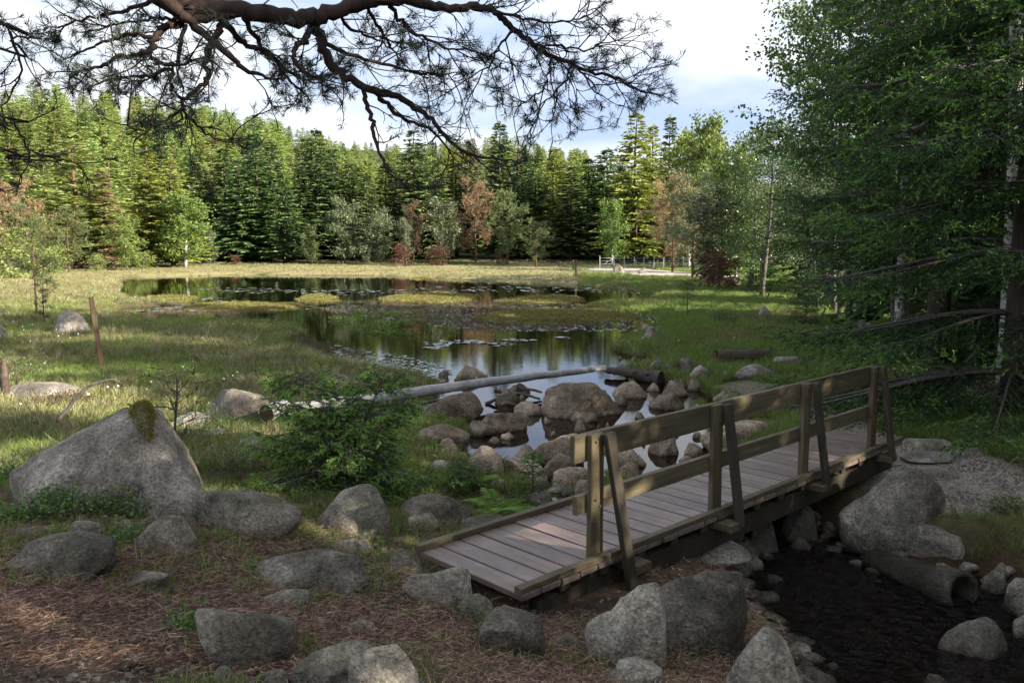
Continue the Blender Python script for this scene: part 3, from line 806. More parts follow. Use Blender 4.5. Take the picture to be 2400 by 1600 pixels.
# in the outlet (boxes from an enlarged crop)
z4 = dict(sys='4')
rock(822, 803, 1325, 1010, 'largest rock standing in the outlet water, with a broad sloping back', 'b', seed=121, dr=.7, tilt=.15, pk=-.35, ang=.6, **z4)
rock(195, 862, 550, 1020, 'broad dark brown rock under the left part of the silver log', 'b', seed=123, dr=.6, **z4)
rock(352, 710, 582, 806, 'dark angular rock behind the middle of the silver log', 'b', seed=125, ang=.8, **z4)
rock(298, 738, 358, 786, 'small pale rock left of the dark angular rock behind the log', 'l', seed=126, cat='stone', name='stone', **z4)
rock(500, 973, 800, 1086, 'flat-topped slab in the water left of the largest outlet rock', 'b', seed=128, boxy=.6, dr=.6, **z4)
rock(462, 1020, 614, 1110, 'little round boulder at the front of the flat-topped slab', 'b', seed=131, ang=.25, **z4)
rock(150, 1038, 472, 1156, 'long low rock on the left shore of the outlet', 'b', seed=133, tilt=.2, **z4)
rock(298, 1118, 408, 1215, 'rounded shore stone below the long low rock', 'b', seed=134, cat='stone', name='stone', **z4)
rock(355, 1172, 415, 1212, 'small dark stone at the water edge below the rounded shore stone', 'b', seed=135, cat='stone', name='stone', **z4)
rock(456, 1162, 664, 1340, 'upright rounded boulder at the shore just behind the fern', 'b', seed=137, ang=.3, pk=.1, **z4)
rock(732, 1072, 1130, 1250, 'large wrinkled rock behind the first railing post', 'b', seed=139, dr=.7, tilt=.1, **z4)
rock(688, 1156, 826, 1258, 'rounded rock half hidden behind the tip of the sapling', 'b', seed=141, **z4)
rock(856, 1202, 1060, 1342, 'smooth rock between the sapling and the first railing post', 'b', seed=143, ang=.25, **z4)
rock(926, 1272, 1134, 1390, 'light round boulder in the shallows next to the first railing post', 'b', seed=145, boxy=.3, ang=.25, **z4)
rock(662, 1238, 905, 1360, 'brown rock directly behind the sapling spruce', 'b', seed=147, **z4)
rock(1012, 980, 1185, 1036, 'low islet stone with grass tufts in mid stream', 'b', seed=149, dr=1.0, **z4)
rock(1033, 1016, 1154, 1090, 'small round stone in front of the grassy islet stone', 'b', seed=151, cat='stone', name='stone', **z4)
rock(1238, 798, 1505, 900, 'flat-backed rock in the outlet behind the largest rock', 'b', seed=153, boxy=.5, **z4)
rock(1248, 868, 1364, 938, 'small rock against the right side of the largest outlet rock', 'b', seed=155, **z4)
rock(1458, 858, 1680, 960, 'smooth oblong boulder lying across the right channel', 'b', seed=157, boxy=.6, ang=.2, **z4)
rock(1542, 803, 1685, 890, 'angular dark rock behind the smooth oblong boulder', 'b', seed=159, ang=.9, **z4)
rock(1440, 815, 1545, 865, 'low rock wedged behind the flat-backed rock', 'b', seed=160, **z4)
rock(1658, 792, 1756, 858, 'small angular rock at the grassy right shore', 'b', seed=161, ang=.9, **z4)
rock(1628, 678, 1720, 768, 'upright pale rock beside the moss cushion on the right shore', 'l', seed=163, pk=-.2, **z4)
rock(1455, 688, 1548, 746, 'pale rock on the left side of the moss cushion', 'l', seed=165, **z4)
rock(1538, 684, 1640, 752, 'stone wrapped in a bright green moss cushion', 'm', seed=167, ang=.2, **z4)
rock(712, 916, 872, 996, 'small rock touching the left foot of the largest outlet rock', 'b', seed=169, **z4)
rock(596, 848, 744, 940, 'dark upright rock under the silver log', 'b', seed=171, ang=.7, **z4)
rock(738, 878, 818, 936, 'reddish broken stone among the driftwood', 'b', seed=172, ang=1.0, cat='stone', name='stone', **z4)
rock(676, 816, 824, 884, 'dark rock behind the driftwood pile', 'b', seed=173, **z4)
rock(1286, 1152, 1465, 1275, 'wet dark rock seen through the railing next to the first brace', 'b', seed=175, **z4)
rock(1452, 1108, 1625, 1216, 'black wet rock between the rails left of the second post', 'b', seed=177, ang=.8, **z4)
rock(1288, 1248, 1425, 1340, 'rounded brown rock seen between the rails just above the deck', 'b', seed=179, ang=.2, **z4)
rock(1742, 1024, 2145, 1172, 'large cracked rock on the right bank behind the second post', 'b', seed=181, boxy=.5, dr=.5, **z4)
rock(1646, 1143, 1760, 1222, 'rock in the rapids left of the second post', 'b', seed=183, **z4)
rock(1606, 1212, 1745, 1262, 'flat wet stone below the rapids behind the lower rail', 'b', seed=185, cat='stone', name='stone', **z4)
rock(1936, 713, 2190, 796, 'rock with a pale crest in the grass in front of the short log', 'l', seed=187, tilt=.15, dr=.5, **z4)
rock(2146, 666, 2326, 730, 'lilac grey rock right of the short log', 'l', seed=189, **z4)
rock(1812, 860, 1914, 918, 'left of two rounded rocks at the stream edge above the top rail', 'b', seed=191, **z4)
rock(1848, 878, 1965, 930, 'mossy right of two rounded rocks at the stream edge above the top rail', 'm', seed=193, **z4)
rock(1436, 510, 1515, 580, 'pale leaning rock on the grassy spit', 'l', seed=195, tilt=-.6, ang=.8, **z4)
rock(1422, 495, 1504, 540, 'flat dark stone behind the pale leaning rock on the spit', 'g', seed=196, cat='stone', name='stone', **z4)
rock(1682, 718, 1795, 795, 'grey rock right of the upright pale rock', 'l', seed=197, **z4)
rock(1362, 670, 1414, 706, 'single small dark stone at the muddy water edge', 'b', seed=198, cat='stone', name='stone', **z4)
rock(1284, 668, 1322, 688, 'tiny flat stone awash left of the single dark stone', 'b', seed=199, cat='stone', name='stone', **z4)
rock(1046, 1348, 1154, 1440, 'grey rock low behind the first railing post', 'b', seed=201, **z4)
rock(796, 1416, 935, 1510, 'dark rock against the left kerb under the sapling', 'g', seed=203, **z4)
rock(255, 1243, 398, 1306, 'pale flat rock on the shore behind the fern', 'l', seed=205, **z4)
rock(560, 1340, 690, 1400, 'pale slab between the fern and the sapling', 'l', seed=206, cat='stone', name='stone', **z4)
rock(1690, 930, 1770, 965, 'low brown stone at the right edge of the channel', 'b', seed=207, cat='stone', name='stone', **z4)
rock(2110, 950, 2190, 990, 'grey stone in the grass behind the rails', 'l', seed=208, cat='stone', name='stone', **z4)
rock(1870, 748, 1910, 782, 'small round stone left of the pale crested rock', 'l', seed=209, cat='stone', name='stone', **z4)
rock(898, 702, 1042, 750, 'flat pinkish stone in the grass behind the last railing bay', 'l', seed=211, dr=1.0, cat='stone', name='stone', sys='7')
rock(503, 333, 594, 414, 'broken pale rock in the heather on the right bank', 'l', seed=213, ang=.9, sys='7')
rock(1150, 608, 1228, 636, 'small pale stone in the meadow near the dark spruce', 'l', seed=214, cat='stone', name='stone', sys='7')
rock(283, 133, 398, 206, 'whitish rock under the trees at the far end of the meadow', 'l', seed=215, sys='7')
rock(1125, 420, 1265, 500, 'dark rock in the shade under the birch stems', 'g', seed=216, sys='7')
rock(572, 650, 618, 694, 'small stone touching the right end of the short log', 'l', seed=217, cat='stone', name='stone', sys='7')
rock(1770, 585, 1845, 620, 'pale stone under the low spruce boughs at right', 'l', seed=218, cat='stone', name='stone', sys='7')
rock(1408, 606, 1436, 626, 'pale boulder beside the far gravel path', 'l', seed=219)
rock(1465, 614, 1484, 628, 'small pale rock right of the boulder on the far path', 'l', seed=220, cat='stone', name='stone')

for i_, (x0, y0, x1, y1) in enumerate(((870, 1000, 950, 1042), (640, 1085, 730, 1130), (1180, 1030, 1260, 1075), (1375, 975, 1465, 1020), (1190, 1110, 1290, 1160), (560, 1110, 640, 1150), (1320, 1060, 1400, 1105), (1560, 975, 1640, 1015), (1400, 1110, 1470, 1150), (1150, 860, 1230, 900), (400, 1200, 470, 1245), (1560, 1060, 1640, 1100), (1690, 1085, 1750, 1120), (900, 1080, 960, 1110), (1480, 1020, 1560, 1055))):
    rock(x0, y0, x1, y1, 'small brown stone awash among the big rocks of the outlet', 'b', 'stone', 840 + i_, .8, .5, cat='stone', group='small stones awash in the outlet', **z4)

# faded red paint on the foreground boulder (a film on the stone)
bm = bmesh.new()
mv, mf = rock_shape(37, 5, .45, .22, -.4, boxy=.3)
me_ = marked.data; vs = np.array([v.co[:] for v in me_.vertices]); mx_ = vs.max(0); mnn = vs.min(0)
Wm = mx_[0] - mnn[0]
M_red = plain_mat('faded_red_paint', (0.22, 0.10, 0.085), 0.8, 0.5, 60)
sel = []
for f in me_.polygons:
    c = np.array(f.center); uu = (c[0] - mnn[0]) / Wm; 
    if f.normal.z > 0.15 and abs((c[1] + 0.10 * (mx_[1] - mnn[1])) + 0.25 * (uu - .5) * Wm) < 0.022 and 0.30 < uu < 0.60 and (int(uu * 60) % 5):
        sel.append(f.index)
if sel:
    vid = {}; pv = []; pf = []
    for fi in sel:
        ids = []
        for vi in me_.polygons[fi].vertices:
            if vi not in vid:
                vid[vi] = len(pv); v = me_.vertices[vi]; pv.append(np.array(v.co) + np.array(v.normal) * 0.004)
            ids.append(vid[vi])
        pf.append(ids)
    obj('paint_mark', mesh_np('paint_mark', np.array(pv), [np.array(pf)], [M_red], True), marked)

# giant boulder: a faceted block, hull of corner points then roughened
def hull_rock(pts, cuts, seed, amp):
    bm = bmesh.new()
    for p in pts: bm.verts.new(p)
    bmesh.ops.convex_hull(bm, input=list(bm.verts))
    for v in [v for v in bm.verts if not v.link_faces]: bm.verts.remove(v)
    bmesh.ops.triangulate(bm, faces=bm.faces)
    for _ in range(cuts):
        bmesh.ops.subdivide_edges(bm, edges=bm.edges[:], cuts=1, use_grid_fill=True)
        if _ == 1:
            bmesh.ops.smooth_vert(bm, verts=bm.verts, factor=0.03, use_axis_x=True, use_axis_y=True, use_axis_z=True)
    bm.normal_update()
    co = np.array([v.co[:] for v in bm.verts]); no = np.array([v.normal[:] for v in bm.verts])
    rid = np.abs(snoise(co, seed + 5, 3.0, 3))
    d_ = amp * (0.9 * snoise(co, seed, 2.0, 3) + 0.5 * snoise(co, seed + 1, 7.5, 3) - 0.9 * np.exp(-(rid / 0.06)**2) * 0.35)
    strat = co @ np.array([.35, -.25, .9]); d_ = d_ + amp * .45 * np.abs(((strat * 5.5 + .5 * snoise(co, seed + 9, 2.5, 2)) % 1) - .5)
    co = co + no * d_[:, None]
    fc = np.array([[v.index for v in f.verts] for f in bm.faces if len(f.verts) == 3]); fq = [[v.index for v in f.verts] for f in bm.faces if len(f.verts) == 4]
    bm.free()
    return co, [fc] + ([np.array(fq)] if fq else [])
gf = dhit(330, 1188)
YB = gf[1]
def gp(x, y, dy): return at(x * DS, y * DS, YB + dy)
gz0 = Hgt(gf[0], gf[1])[0]
pts = [gp(22, 1082, .55), gp(60, 1130, .25), gp(20, 1100, 1.2), gp(140, 1010, .75), gp(250, 955, .80), gp(330, 930, .50), gp(345, 932, .55), gp(347, 1050, .12), gp(375, 958, .95), gp(430, 1030, 1.1), gp(465, 1110, 1.0), gp(470, 1150, .5),
       gp(482, 1190, .02), gp(430, 1205, -.12), gp(300, 1150, .30), gp(200, 1120, .40), gp(120, 1150, .42), gp(300, 960, 1.5), gp(430, 1080, 1.6), gp(60, 1090, 1.6)]
pts += [np.array([p[0], p[1] + 0.05, gz0 - 0.35]) for p in (pts[0], pts[2], pts[10], pts[12], pts[13], pts[16], pts[18], pts[19])]
cc = np.mean(pts, 0); cc[2] = gz0
co, fcs = hull_rock([Vector(p - cc) for p in pts], 5, 301, 0.05)
M_giant = rock_mat('granite_giant', (0.10, 0.093, 0.088), (0.19, 0.18, 0.172), (0.28, 0.265, 0.255), 0.3, lich=0.6, k=1.3)
giant = obj('boulder', mesh_np('boulder', co, fcs, [M_giant], True), None, 'giant angular boulder with a mossy peak, left foreground', 'boulder', None, None, tuple(cc))
# moss cushion along its peak
M_moss = leaf_mat('moss', (0.16, 0.145, 0.025), (0.30, 0.26, 0.05), 0.15, 0.7, 0.02, 0.1, attr=False)
gm = giant.data; nv = len(gm.vertices)
vco = np.array([v.co[:] for v in gm.vertices]); vno = np.array([v.normal[:] for v in gm.vertices])
pk1, pk2 = gp(322, 938, .52) - cc, gp(340, 1005, .30) - cc
tt = np.clip(((vco - pk1) @ (pk2 - pk1)) / ((pk2 - pk1) @ (pk2 - pk1)), 0, 1)
dd = np.linalg.norm(vco - (pk1 + tt[:, None] * (pk2 - pk1)), axis=1)
sl_ = np.where((dd < 0.065 * (1.1 - .5 * tt) + 0.03 * snoise(vco, 77, 14, 2)) | ((np.linalg.norm(vco - (gp(262, 966, .7) - cc), axis=1) < 0.05)))[0]
if len(sl_):
    q = np.repeat(sl_, 14); bb = vco[q] + rng.normal(0, 0.014, (len(q), 3))
    V, fs = kites(bb, vno[q] + rng.normal(0, .5, (len(q), 3)), rng.uniform(.012, .028, len(q)), rng.uniform(.006, .012, len(q)))
    obj('moss', mesh_np('moss', V, fs, [M_moss]), giant)
# ------------------------------------------------------------------ foliage materials
M_spruce = leaf_mat('spruce_needles', (0.036, 0.066, 0.022), (0.14, 0.19, 0.05), 0.33, 0.5, 0.03, 0.22, 0.015)
M_larch = leaf_mat('larch_needles', (0.19, 0.25, 0.065), (0.34, 0.40, 0.12), 0.45, 0.6, 0.02, 0.22, 0.02)
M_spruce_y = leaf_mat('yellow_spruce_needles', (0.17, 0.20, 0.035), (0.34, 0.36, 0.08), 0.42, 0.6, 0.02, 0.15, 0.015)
M_brown = leaf_mat('dying_needles', (0.20, 0.14, 0.08), (0.34, 0.24, 0.145), 0.38, 0.7, 0.01, 0.2, 0.015)
M_pine = leaf_mat('pine_needles', (0.075, 0.10, 0.038), (0.16, 0.19, 0.07), 0.32, 0.6, 0.02, 0.15, 0.015)
M_birch = leaf_mat('birch_leaves', (0.12, 0.18, 0.04), (0.24, 0.31, 0.085), 0.45, 0.6, 0.015, 0.15, 0.02)
M_birchn = leaf_mat('near_birch_leaves', (0.060, 0.120, 0.026), (0.14, 0.215, 0.05), 0.45, 0.4, 0.05, 0.1, 0.015)
M_willow = leaf_mat('grey_green_leaves', (0.085, 0.115, 0.052), (0.165, 0.195, 0.095), 0.4, 0.5, 0.04, 0.15, 0.02)
M_rust = leaf_mat('rust_leaves', (0.085, 0.036, 0.020), (0.17, 0.075, 0.040), 0.3, 0.6, 0.02, 0.15, 0.015)
M_young = leaf_mat('young_spruce_needles', (0.034, 0.072, 0.022), (0.22, 0.37, 0.07), 0.42, 0.45, 0.03, 0.1, 0.01)
M_near = leaf_mat('near_spruce_needles', (0.026, 0.056, 0.016), (0.135, 0.25, 0.042), 0.4, 0.45, 0.03, 0.1, 0.01)
M_berry = leaf_mat('bilberry_leaves', (0.06, 0.12, 0.022), (0.17, 0.28, 0.045), 0.45, 0.4, 0.05, 0.15, 0.02, attr=False)
M_fern = leaf_mat('fern_fronds', (0.13, 0.25, 0.03), (0.26, 0.42, 0.055), 0.5, 0.5, 0.03, 0.1, 0.01)
M_bark = bark_mat('spruce_bark', (0.035, 0.028, 0.022), (0.10, 0.080, 0.065))
M_pbark = bark_mat('pine_bark', (0.075, 0.042, 0.030), (0.19, 0.105, 0.070))
M_ppole = bark_mat('pine_limb_bark', (0.016, 0.0105, 0.0085), (0.05, 0.032, 0.025), 18)
M_twig = bark_mat('dead_twig', (0.06, 0.052, 0.045), (0.15, 0.13, 0.115))
# birch bark: white with dark bands
m, t, N_, L_ = newmat('birch_bark')
tcn = N_('ShaderNodeTexCoord'); mpn = N_('ShaderNodeMapping'); mpn.inputs['Scale'].default_value = (3, 3, 9); L_(tcn.outputs['Object'], mpn.inputs[0])
nb_ = noise_n(t, mpn.outputs[0], 1.6, 4, 0.6)
rb_ = ramp(t, [(0.40, (0.03, 0.028, 0.026)), (0.48, (0.42, 0.39, 0.36)), (0.7, (0.58, 0.55, 0.52))]); L_(nb_, rb_.inputs[0])
finish(t, rb_.outputs[0], 0.7, bump_n(t, nb_, 0.3, 0.01))
M_bbark = m

# ------------------------------------------------------------------ tree makers (a template = trunk mesh + crown mesh)
def rot_about(v, ax, ang):
    return v * math.cos(ang) + np.cross(ax, v) * math.sin(ang) + ax * (ax @ v) * (1 - math.cos(ang))

def conifer(seed, h, r, dens=1.0, droop=0.30, base=0.04, pw=0.85, spr=0.55, wid=0.36, bark=None, leaf=None, irr=0.2):
    g = np.random.default_rng(seed)
    nb = int(dens * h * 10)
    tt = np.sort(g.uniform(base, 0.985, nb) ** 0.95)
    az = np.arange(nb) * 2.399 + g.normal(0, 0.5, nb)
    lob = 1 + irr * np.sin(az * 2 + g.uniform(0, 6)) * g.uniform(0.3, 1)
    L = r * (1 - tt) ** pw * g.uniform(0.62, 1.12, nb) * lob + 0.12
    L *= np.where(tt < 0.15, 0.6 + 2.6 * tt, 1)
    Bs, Ds, Ls, Vs = [], [], [], []
    for i in range(nb):
        n = max(2, int(L[i] / 0.26))
        s = (np.arange(n) + g.uniform(0.2, 0.9)) / n
        s = s[s > 0.12]
        if len(s) == 0: s = np.array([0.7])
        o = np.array([math.cos(az[i]), math.sin(az[i]), 0]); tg = np.array([-o[1], o[0], 0])
        rise = 0.35 * tt[i] + 0.02
        P = o * (L[i] * s)[:, None]; P[:, 2] = tt[i] * h + L[i] * (rise * s - droop * s**2 * 1.2 + 0.16 * s**4)
        slope_ = rise - 2.4 * droop * s + 0.6 * s**3
        for sd_ in (-1, 1, 0):
            k = len(s)
            d_ = o[None] * (0.62 if sd_ else 1.0) + tg[None] * sd_ * g.uniform(0.5, 1.0, (k, 1)) + g.normal(0, 0.18, (k, 3))
            d_[:, 2] += slope_ * 0.8 - (0.25 if sd_ else 0.45) * g.uniform(0.2, 1.4, k)
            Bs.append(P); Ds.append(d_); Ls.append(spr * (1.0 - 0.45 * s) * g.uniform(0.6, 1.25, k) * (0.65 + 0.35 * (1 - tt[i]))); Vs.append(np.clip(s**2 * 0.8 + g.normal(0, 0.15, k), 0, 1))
    # leader
    k = 10
    Bs.append(np.stack([np.zeros(k), np.zeros(k), h * np.linspace(.955, 1.0, k)], 1)); Ds.append(np.stack([g.normal(0, .6, k), g.normal(0, .6, k), g.uniform(.4, 1.2, k)], 1)); Ls.append(np.full(k, 0.3)); Vs.append(np.full(k, .7))
    Bq, Dq, Lq, Vq = np.concatenate(Bs), np.concatenate(Ds), np.concatenate(Ls), np.concatenate(Vs)
    Sd = np.stack([g.normal(0, 1, len(Bq)), g.normal(0, 1, len(Bq)), g.normal(.35, .7, len(Bq))], 1)
    V, fs = kites(Bq, Dq, Lq, Lq * wid, Sd, 0.4)
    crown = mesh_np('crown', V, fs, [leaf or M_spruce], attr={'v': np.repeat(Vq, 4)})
    zt = np.linspace(-0.4, h * 0.98, 9); rr = 0.012 * h * (1 - np.linspace(0, 1, 9)) ** 0.9 + 0.02
    mb = MB(); V, fs = tube(np.stack([0.04 * np.sin(zt * .6 + seed), 0.04 * np.cos(zt * .5), zt], 1), rr, 7); mb.add(V, fs)
    for q in range(14):                                         # bare lower snags
        a_ = g.uniform(0, 6.28); z_ = g.uniform(0.03, 0.3) * h; l_ = g.uniform(.4, 1.0) * r * .5
        V, fs = tube([[0, 0, z_], [math.cos(a_) * l_ * .5, math.sin(a_) * l_ * .5, z_ - .05], [math.cos(a_) * l_, math.sin(a_) * l_, z_ - .2]], [.03, .02, .008], 4, False); mb.add(V, fs)
    return mb.mesh('trunk', [bark or M_bark], True), crown

def broad(seed, h, spread, cbase=0.3, nlimb=16, nsub=6, leaves=26, ls=0.16, sig=0.28, lean=(0, 0), bark=None, leaf=None, needle=False, flat=0.0, up=0.6, tr=0.014, twist=0.06, limbs_only=0.0):
    g = np.random.default_rng(seed)
    n = 10; zt = np.linspace(0, 1, n)
    tp = np.stack([lean[0] * zt**1.4 * h + twist * h * 0.3 * np.sin(zt * 4 + g.uniform(0, 6)) * zt, lean[1] * zt**1.4 * h + twist * h * 0.3 * np.cos(zt * 3.3 + g.uniform(0, 6)) * zt, -0.3 + (h * 0.92 + .3) * zt], 1)
    mb = MB(); V, fs = tube(tp, tr * h * (1.02 - zt) ** 0.8 + 0.008, 8, True, 0.04); mb.add(V, fs)
    Bs, Ds, Vs = [], [], []
    for i in range(nlimb):
        t_ = cbase + (0.97 - cbase) * (i + g.uniform(0, 1)) / nlimb
        p0 = np.array([np.interp(t_, zt, tp[:, k]) for k in range(3)])
        a_ = i * 2.399 + g.normal(0, .5)
        rel = (t_ - cbase) / (1 - cbase)
        L = spread * (0.45 + 0.75 * math.sin(math.pi * min(1, 0.18 + 0.8 * (1 - rel)))) * g.uniform(0.65, 1.15) * (1 - 0.45 * rel)
        o = np.array([math.cos(a_), math.sin(a_), up * g.uniform(.5, 1.3) * (0.4 + rel)])
        s = np.linspace(0, 1, 6)
        lp = p0 + o * (L * s)[:, None] + np.stack([0 * s, 0 * s, -flat * L * s**2], 1) + np.cumsum(g.normal(0, 0.05 * L, (6, 3)), 0) * s[:, None]
        V, fs = tube(lp, 0.4 * tr * h * (1 - t_ * .6) * (1.05 - s) + 0.004, 5, False); mb.add(V, fs)
        for j in range(nsub):
            q = g.uniform(0.25, 1.0); k = min(int(q * 5), 4); fq = q * 5 - k
            b0 = lp[k] * (1 - fq) + lp[k + 1] * fq
            dr_ = norm(lp[k + 1] - lp[k]) + g.normal(0, 0.75, 3); dr_[2] += 0.1 - flat * .3
            l2 = L * g.uniform(0.2, 0.5); sp_ = b0 + norm(dr_) * l2 * np.linspace(0, 1, 4)[:, None]; sp_[:, 2] -= 0.18 * l2 * np.linspace(0, 1, 4)**2
            V, fs = tube(sp_, np.linspace(0.012 * (1 + L * .15), 0.004, 4), 3, False); mb.add(V, fs)
            nlv = leaves
            if needle:
                ntuft = max(3, leaves // 9)
                for _ in range(ntuft):
                    c_ = sp_[0] + (sp_[-1] - sp_[0]) * g.uniform(0.2, 1.1) + g.normal(0, sig, 3)
                    d_ = g.normal(0, 1, (9, 3)); d_[:, 2] += 0.5
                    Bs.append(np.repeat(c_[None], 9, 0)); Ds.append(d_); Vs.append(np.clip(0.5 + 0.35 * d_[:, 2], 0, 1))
            else:
                c_ = sp_[0] + (sp_[-1] - sp_[0]) * g.uniform(0.15, 1.15, (nlv, 1)) + g.normal(0, sig, (nlv, 3)) * np.array([1, 1, .75])
                d_ = g.normal(0, 1, (nlv, 3)); d_[:, 2] -= 0.5
                Bs.append(c_); Ds.append(d_); Vs.append(g.uniform(0, 1, nlv))
    Bq, Dq, Vq = np.concatenate(Bs), np.concatenate(Ds), np.concatenate(Vs)
    l_ = ls * g.uniform(0.65, 1.3, len(Bq))
    V, fs = kites(Bq, Dq, l_, l_ * (0.16 if needle else 0.75), None, 0.42)
    crown = mesh_np('crown', V, fs, [leaf or M_birch], attr={'v': np.repeat(Vq, 4)})
    return mb.mesh('trunk', [bark or M_bbark], True), crown

def put_tree(tpl, name, label, loc, sxy=1.0, sz=1.0, rz=None, group=None, mat=None, cat='tree'):
    e = thing(name, label, cat, loc, rng.uniform(0, 6.28) if rz is None else rz, group)
    e.scale = (sxy, sxy, sz)
    a = obj('trunk', tpl[0], e); b = obj('crown', tpl[1], e)
    if mat is not None:
        b.material_slots[0].link = 'OBJECT'; b.material_slots[0].material = mat
    return e

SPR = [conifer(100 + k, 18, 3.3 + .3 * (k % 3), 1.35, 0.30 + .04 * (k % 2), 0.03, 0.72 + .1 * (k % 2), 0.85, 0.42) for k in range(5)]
LAR = [conifer(200 + k, 15, 3.0, 1.15, 0.14, 0.06, 0.62, 0.85, 0.42, M_pbark, M_larch, 0.3) for k in range(4)]
BIRN = [broad(310 + k, 11, 2.8, 0.2, 22, 8, 60, 0.11, 0.33, ((-.06, .05)[k], 0), M_twig, M_birchn) for k in range(2)]
BIR = [broad(300 + k, 11, 2.6, 0.16, 20, 7, 46, 0.26, 0.36, ((-.04, .05, .02)[k], 0), M_bbark, M_birch) for k in range(3)]
WIL = [broad(330 + k, 8, 2.6, 0.14, 18, 7, 44, 0.23, 0.34, ((.05, -.05)[k], 0), M_twig, M_willow) for k in range(2)]
PIN = [broad(350 + k, 10, 3.2, 0.24, 22, 8, 63, 0.32, 0.26, (0.02, 0), M_pbark, M_pine, True, 0.10, 0.35, 0.016) for k in range(3)]
BUSH = [broad(370 + k, 2.0, 1.1, 0.05, 14, 6, 16, 0.13, 0.2, (0, 0), M_twig, M_rust, up=1.0) for k in range(2)]

def tree_px(tpl, H0, name, label, x, top, Y, wf=1.0, group=None, mat=None, dz=0.0):
    """stand a tree at photo column x (display px), distance Y, with its top at display row top"""
    P = at(x * DS, top * DS, Y)
    z0 = Hgt(P[0], Y)[0] + dz
    s = (P[2] - z0) / H0
    if 'spruce' in name or 'larch' in name: wf *= 1.75 if Y < 118 else 1.5
    return put_tree(tpl, name, label, (P[0], Y, z0), s * wf, s, group=group, mat=mat)

# ---- front row across the pond, left to right
gA = 'trees lining the far side of the pond'
tree_px(PIN[0], 10, 'pine_tree', 'brown-tinged pine at the left edge behind the bog', 30, 410, 80, 1.0, gA, M_brown)
tree_px(LAR[0], 15, 'larch_tree', 'bright yellow-green feathery conifer left of the brown-sided spruce', 165, 322, 88, 1.5, gA)
tree_px(SPR[1], 18, 'spruce_tree', 'brown-sided spruce between two bright conifers on the left shore', 232, 395, 90, 1.35, gA, M_brown)
tree_px(PIN[1], 10, 'pine_tree', 'olive pine low in front of the bright feathery conifer', 150, 470, 78, 1.1, gA)
tree_px(LAR[1], 15, 'larch_tree', 'pale green conifer behind the brown-sided spruce', 245, 340, 104, 1.1, gA)
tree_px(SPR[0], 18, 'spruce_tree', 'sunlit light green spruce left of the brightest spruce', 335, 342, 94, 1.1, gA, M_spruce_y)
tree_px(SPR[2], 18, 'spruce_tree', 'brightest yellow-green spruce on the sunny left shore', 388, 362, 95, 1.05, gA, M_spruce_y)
tree_px(BIR[0], 11, 'birch_tree', 'round-crowned sunlit birch at the right foot of the brightest spruce', 418, 440, 91, 1.5, gA)
tree_px(WIL[0], 8, 'willow_tree', 'low bright bushy tree at the left end of the far shore', 285, 500, 84, 1.0, gA, M_birch)
tree_px(BIR[1], 11, 'birch_tree', 'small sunlit birch in front of the olive pine', 60, 500, 74, 1.0, gA)
row = [(465, 388, 108, 0), (512, 338, 112, 1), (548, 365, 106, 2), (585, 302, 108, 3), (622, 325, 111, 0), (655, 410, 104, 4), (690, 385, 110, 1), (724, 296, 112, 2), (762, 338, 116, 3), (800, 372, 112, 4),
       (842, 398, 110, 0), (885, 372, 114, 1), (950, 297, 113, 2), (1000, 372, 112, 3), (1046, 372, 116, 4), (1148, 280, 112, 0), (1190, 362, 114, 1), (1230, 375, 112, 2), (1272, 338, 113, 3), (1312, 378, 110, 4),
       (1352, 362, 116, 0), (1395, 340, 114, 1), (1430, 385, 110, 2)]
lab = ['dark spruce right behind the sunlit birch on the left shore', 'slim dark spruce second from the sunlit birch', 'shorter spruce leaning on the twin-peaked dark spruces', 'tallest of the dark spruces left of centre, broad at the foot',
       'dark spruce at the right shoulder of the broad tall one', 'low dark spruce in a gap of the far shore row', 'mid-height dark spruce left of the pointed tall one', 'slender pointed spruce rising above the row left of centre', 'spruce at the right shoulder of the slender pointed one',
       'dark spruce behind the grey-green bushy tree', 'blunt-topped dark spruce above the two small birches', 'dark spruce left of the tall spruce under the hanging pine branch', 'tall spruce partly hidden by the hanging pine branch', 'dark spruce behind the rusty-topped young pine', 'dark spruce left of the brown pine',
       'tallest spruce right of centre beside the brown pine', 'spruce at the right shoulder of the tallest spruce right of centre', 'dark spruce behind the lone spreading pine', 'broad bright-topped spruce right of the lone spreading pine', 'low dark spruce left of the pale birch', 'dark spruce directly behind the pale birch', 'spruce right above the pale birch crown', 'short dark spruce right of the pale birch']
for (x, top, Y, k), lb in zip(row, lab):
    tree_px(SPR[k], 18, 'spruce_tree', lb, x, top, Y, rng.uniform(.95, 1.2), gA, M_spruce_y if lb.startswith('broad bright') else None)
tree_px(SPR[4], 18, 'spruce_tree', 'tall sunlit spruce with a thin spire at the right of the far shore', 1462, 255, 104, .95, gA, M_spruce_y)
tree_px(SPR[1], 18, 'spruce_tree', 'thinner lit spruce just right of the spired tall one', 1500, 285, 108, .8, gA, M_spruce_y)
tree_px(SPR[3], 18, 'spruce_tree', 'dark-spired spruce above the birches at the right of the far shore', 1540, 264, 112, .8, gA)
tree_px(WIL[0], 8, 'willow_tree', 'grey-green bushy tree left of the small birches on the far shore', 790, 462, 100, 1.0, gA)
tree_px(WIL[1], 8, 'willow_tree', 'grey-green multi-stemmed tree beside the white-stemmed birch', 862, 482, 99, 1.0, gA)
tree_px(BIR[2], 11, 'birch_tree', 'slight birch with a bright white stem on the far shore', 932, 500, 97, .8, gA, M_willow)
tree_px(PIN[2], 10, 'pine_tree', 'rusty-topped young pine behind the white-stemmed birch', 948, 458, 102, .55, gA, M_brown)
tree_px(WIL[0], 8, 'willow_tree', 'grey-green round tree right of the white-stemmed birch', 1012, 462, 100, .95, gA)
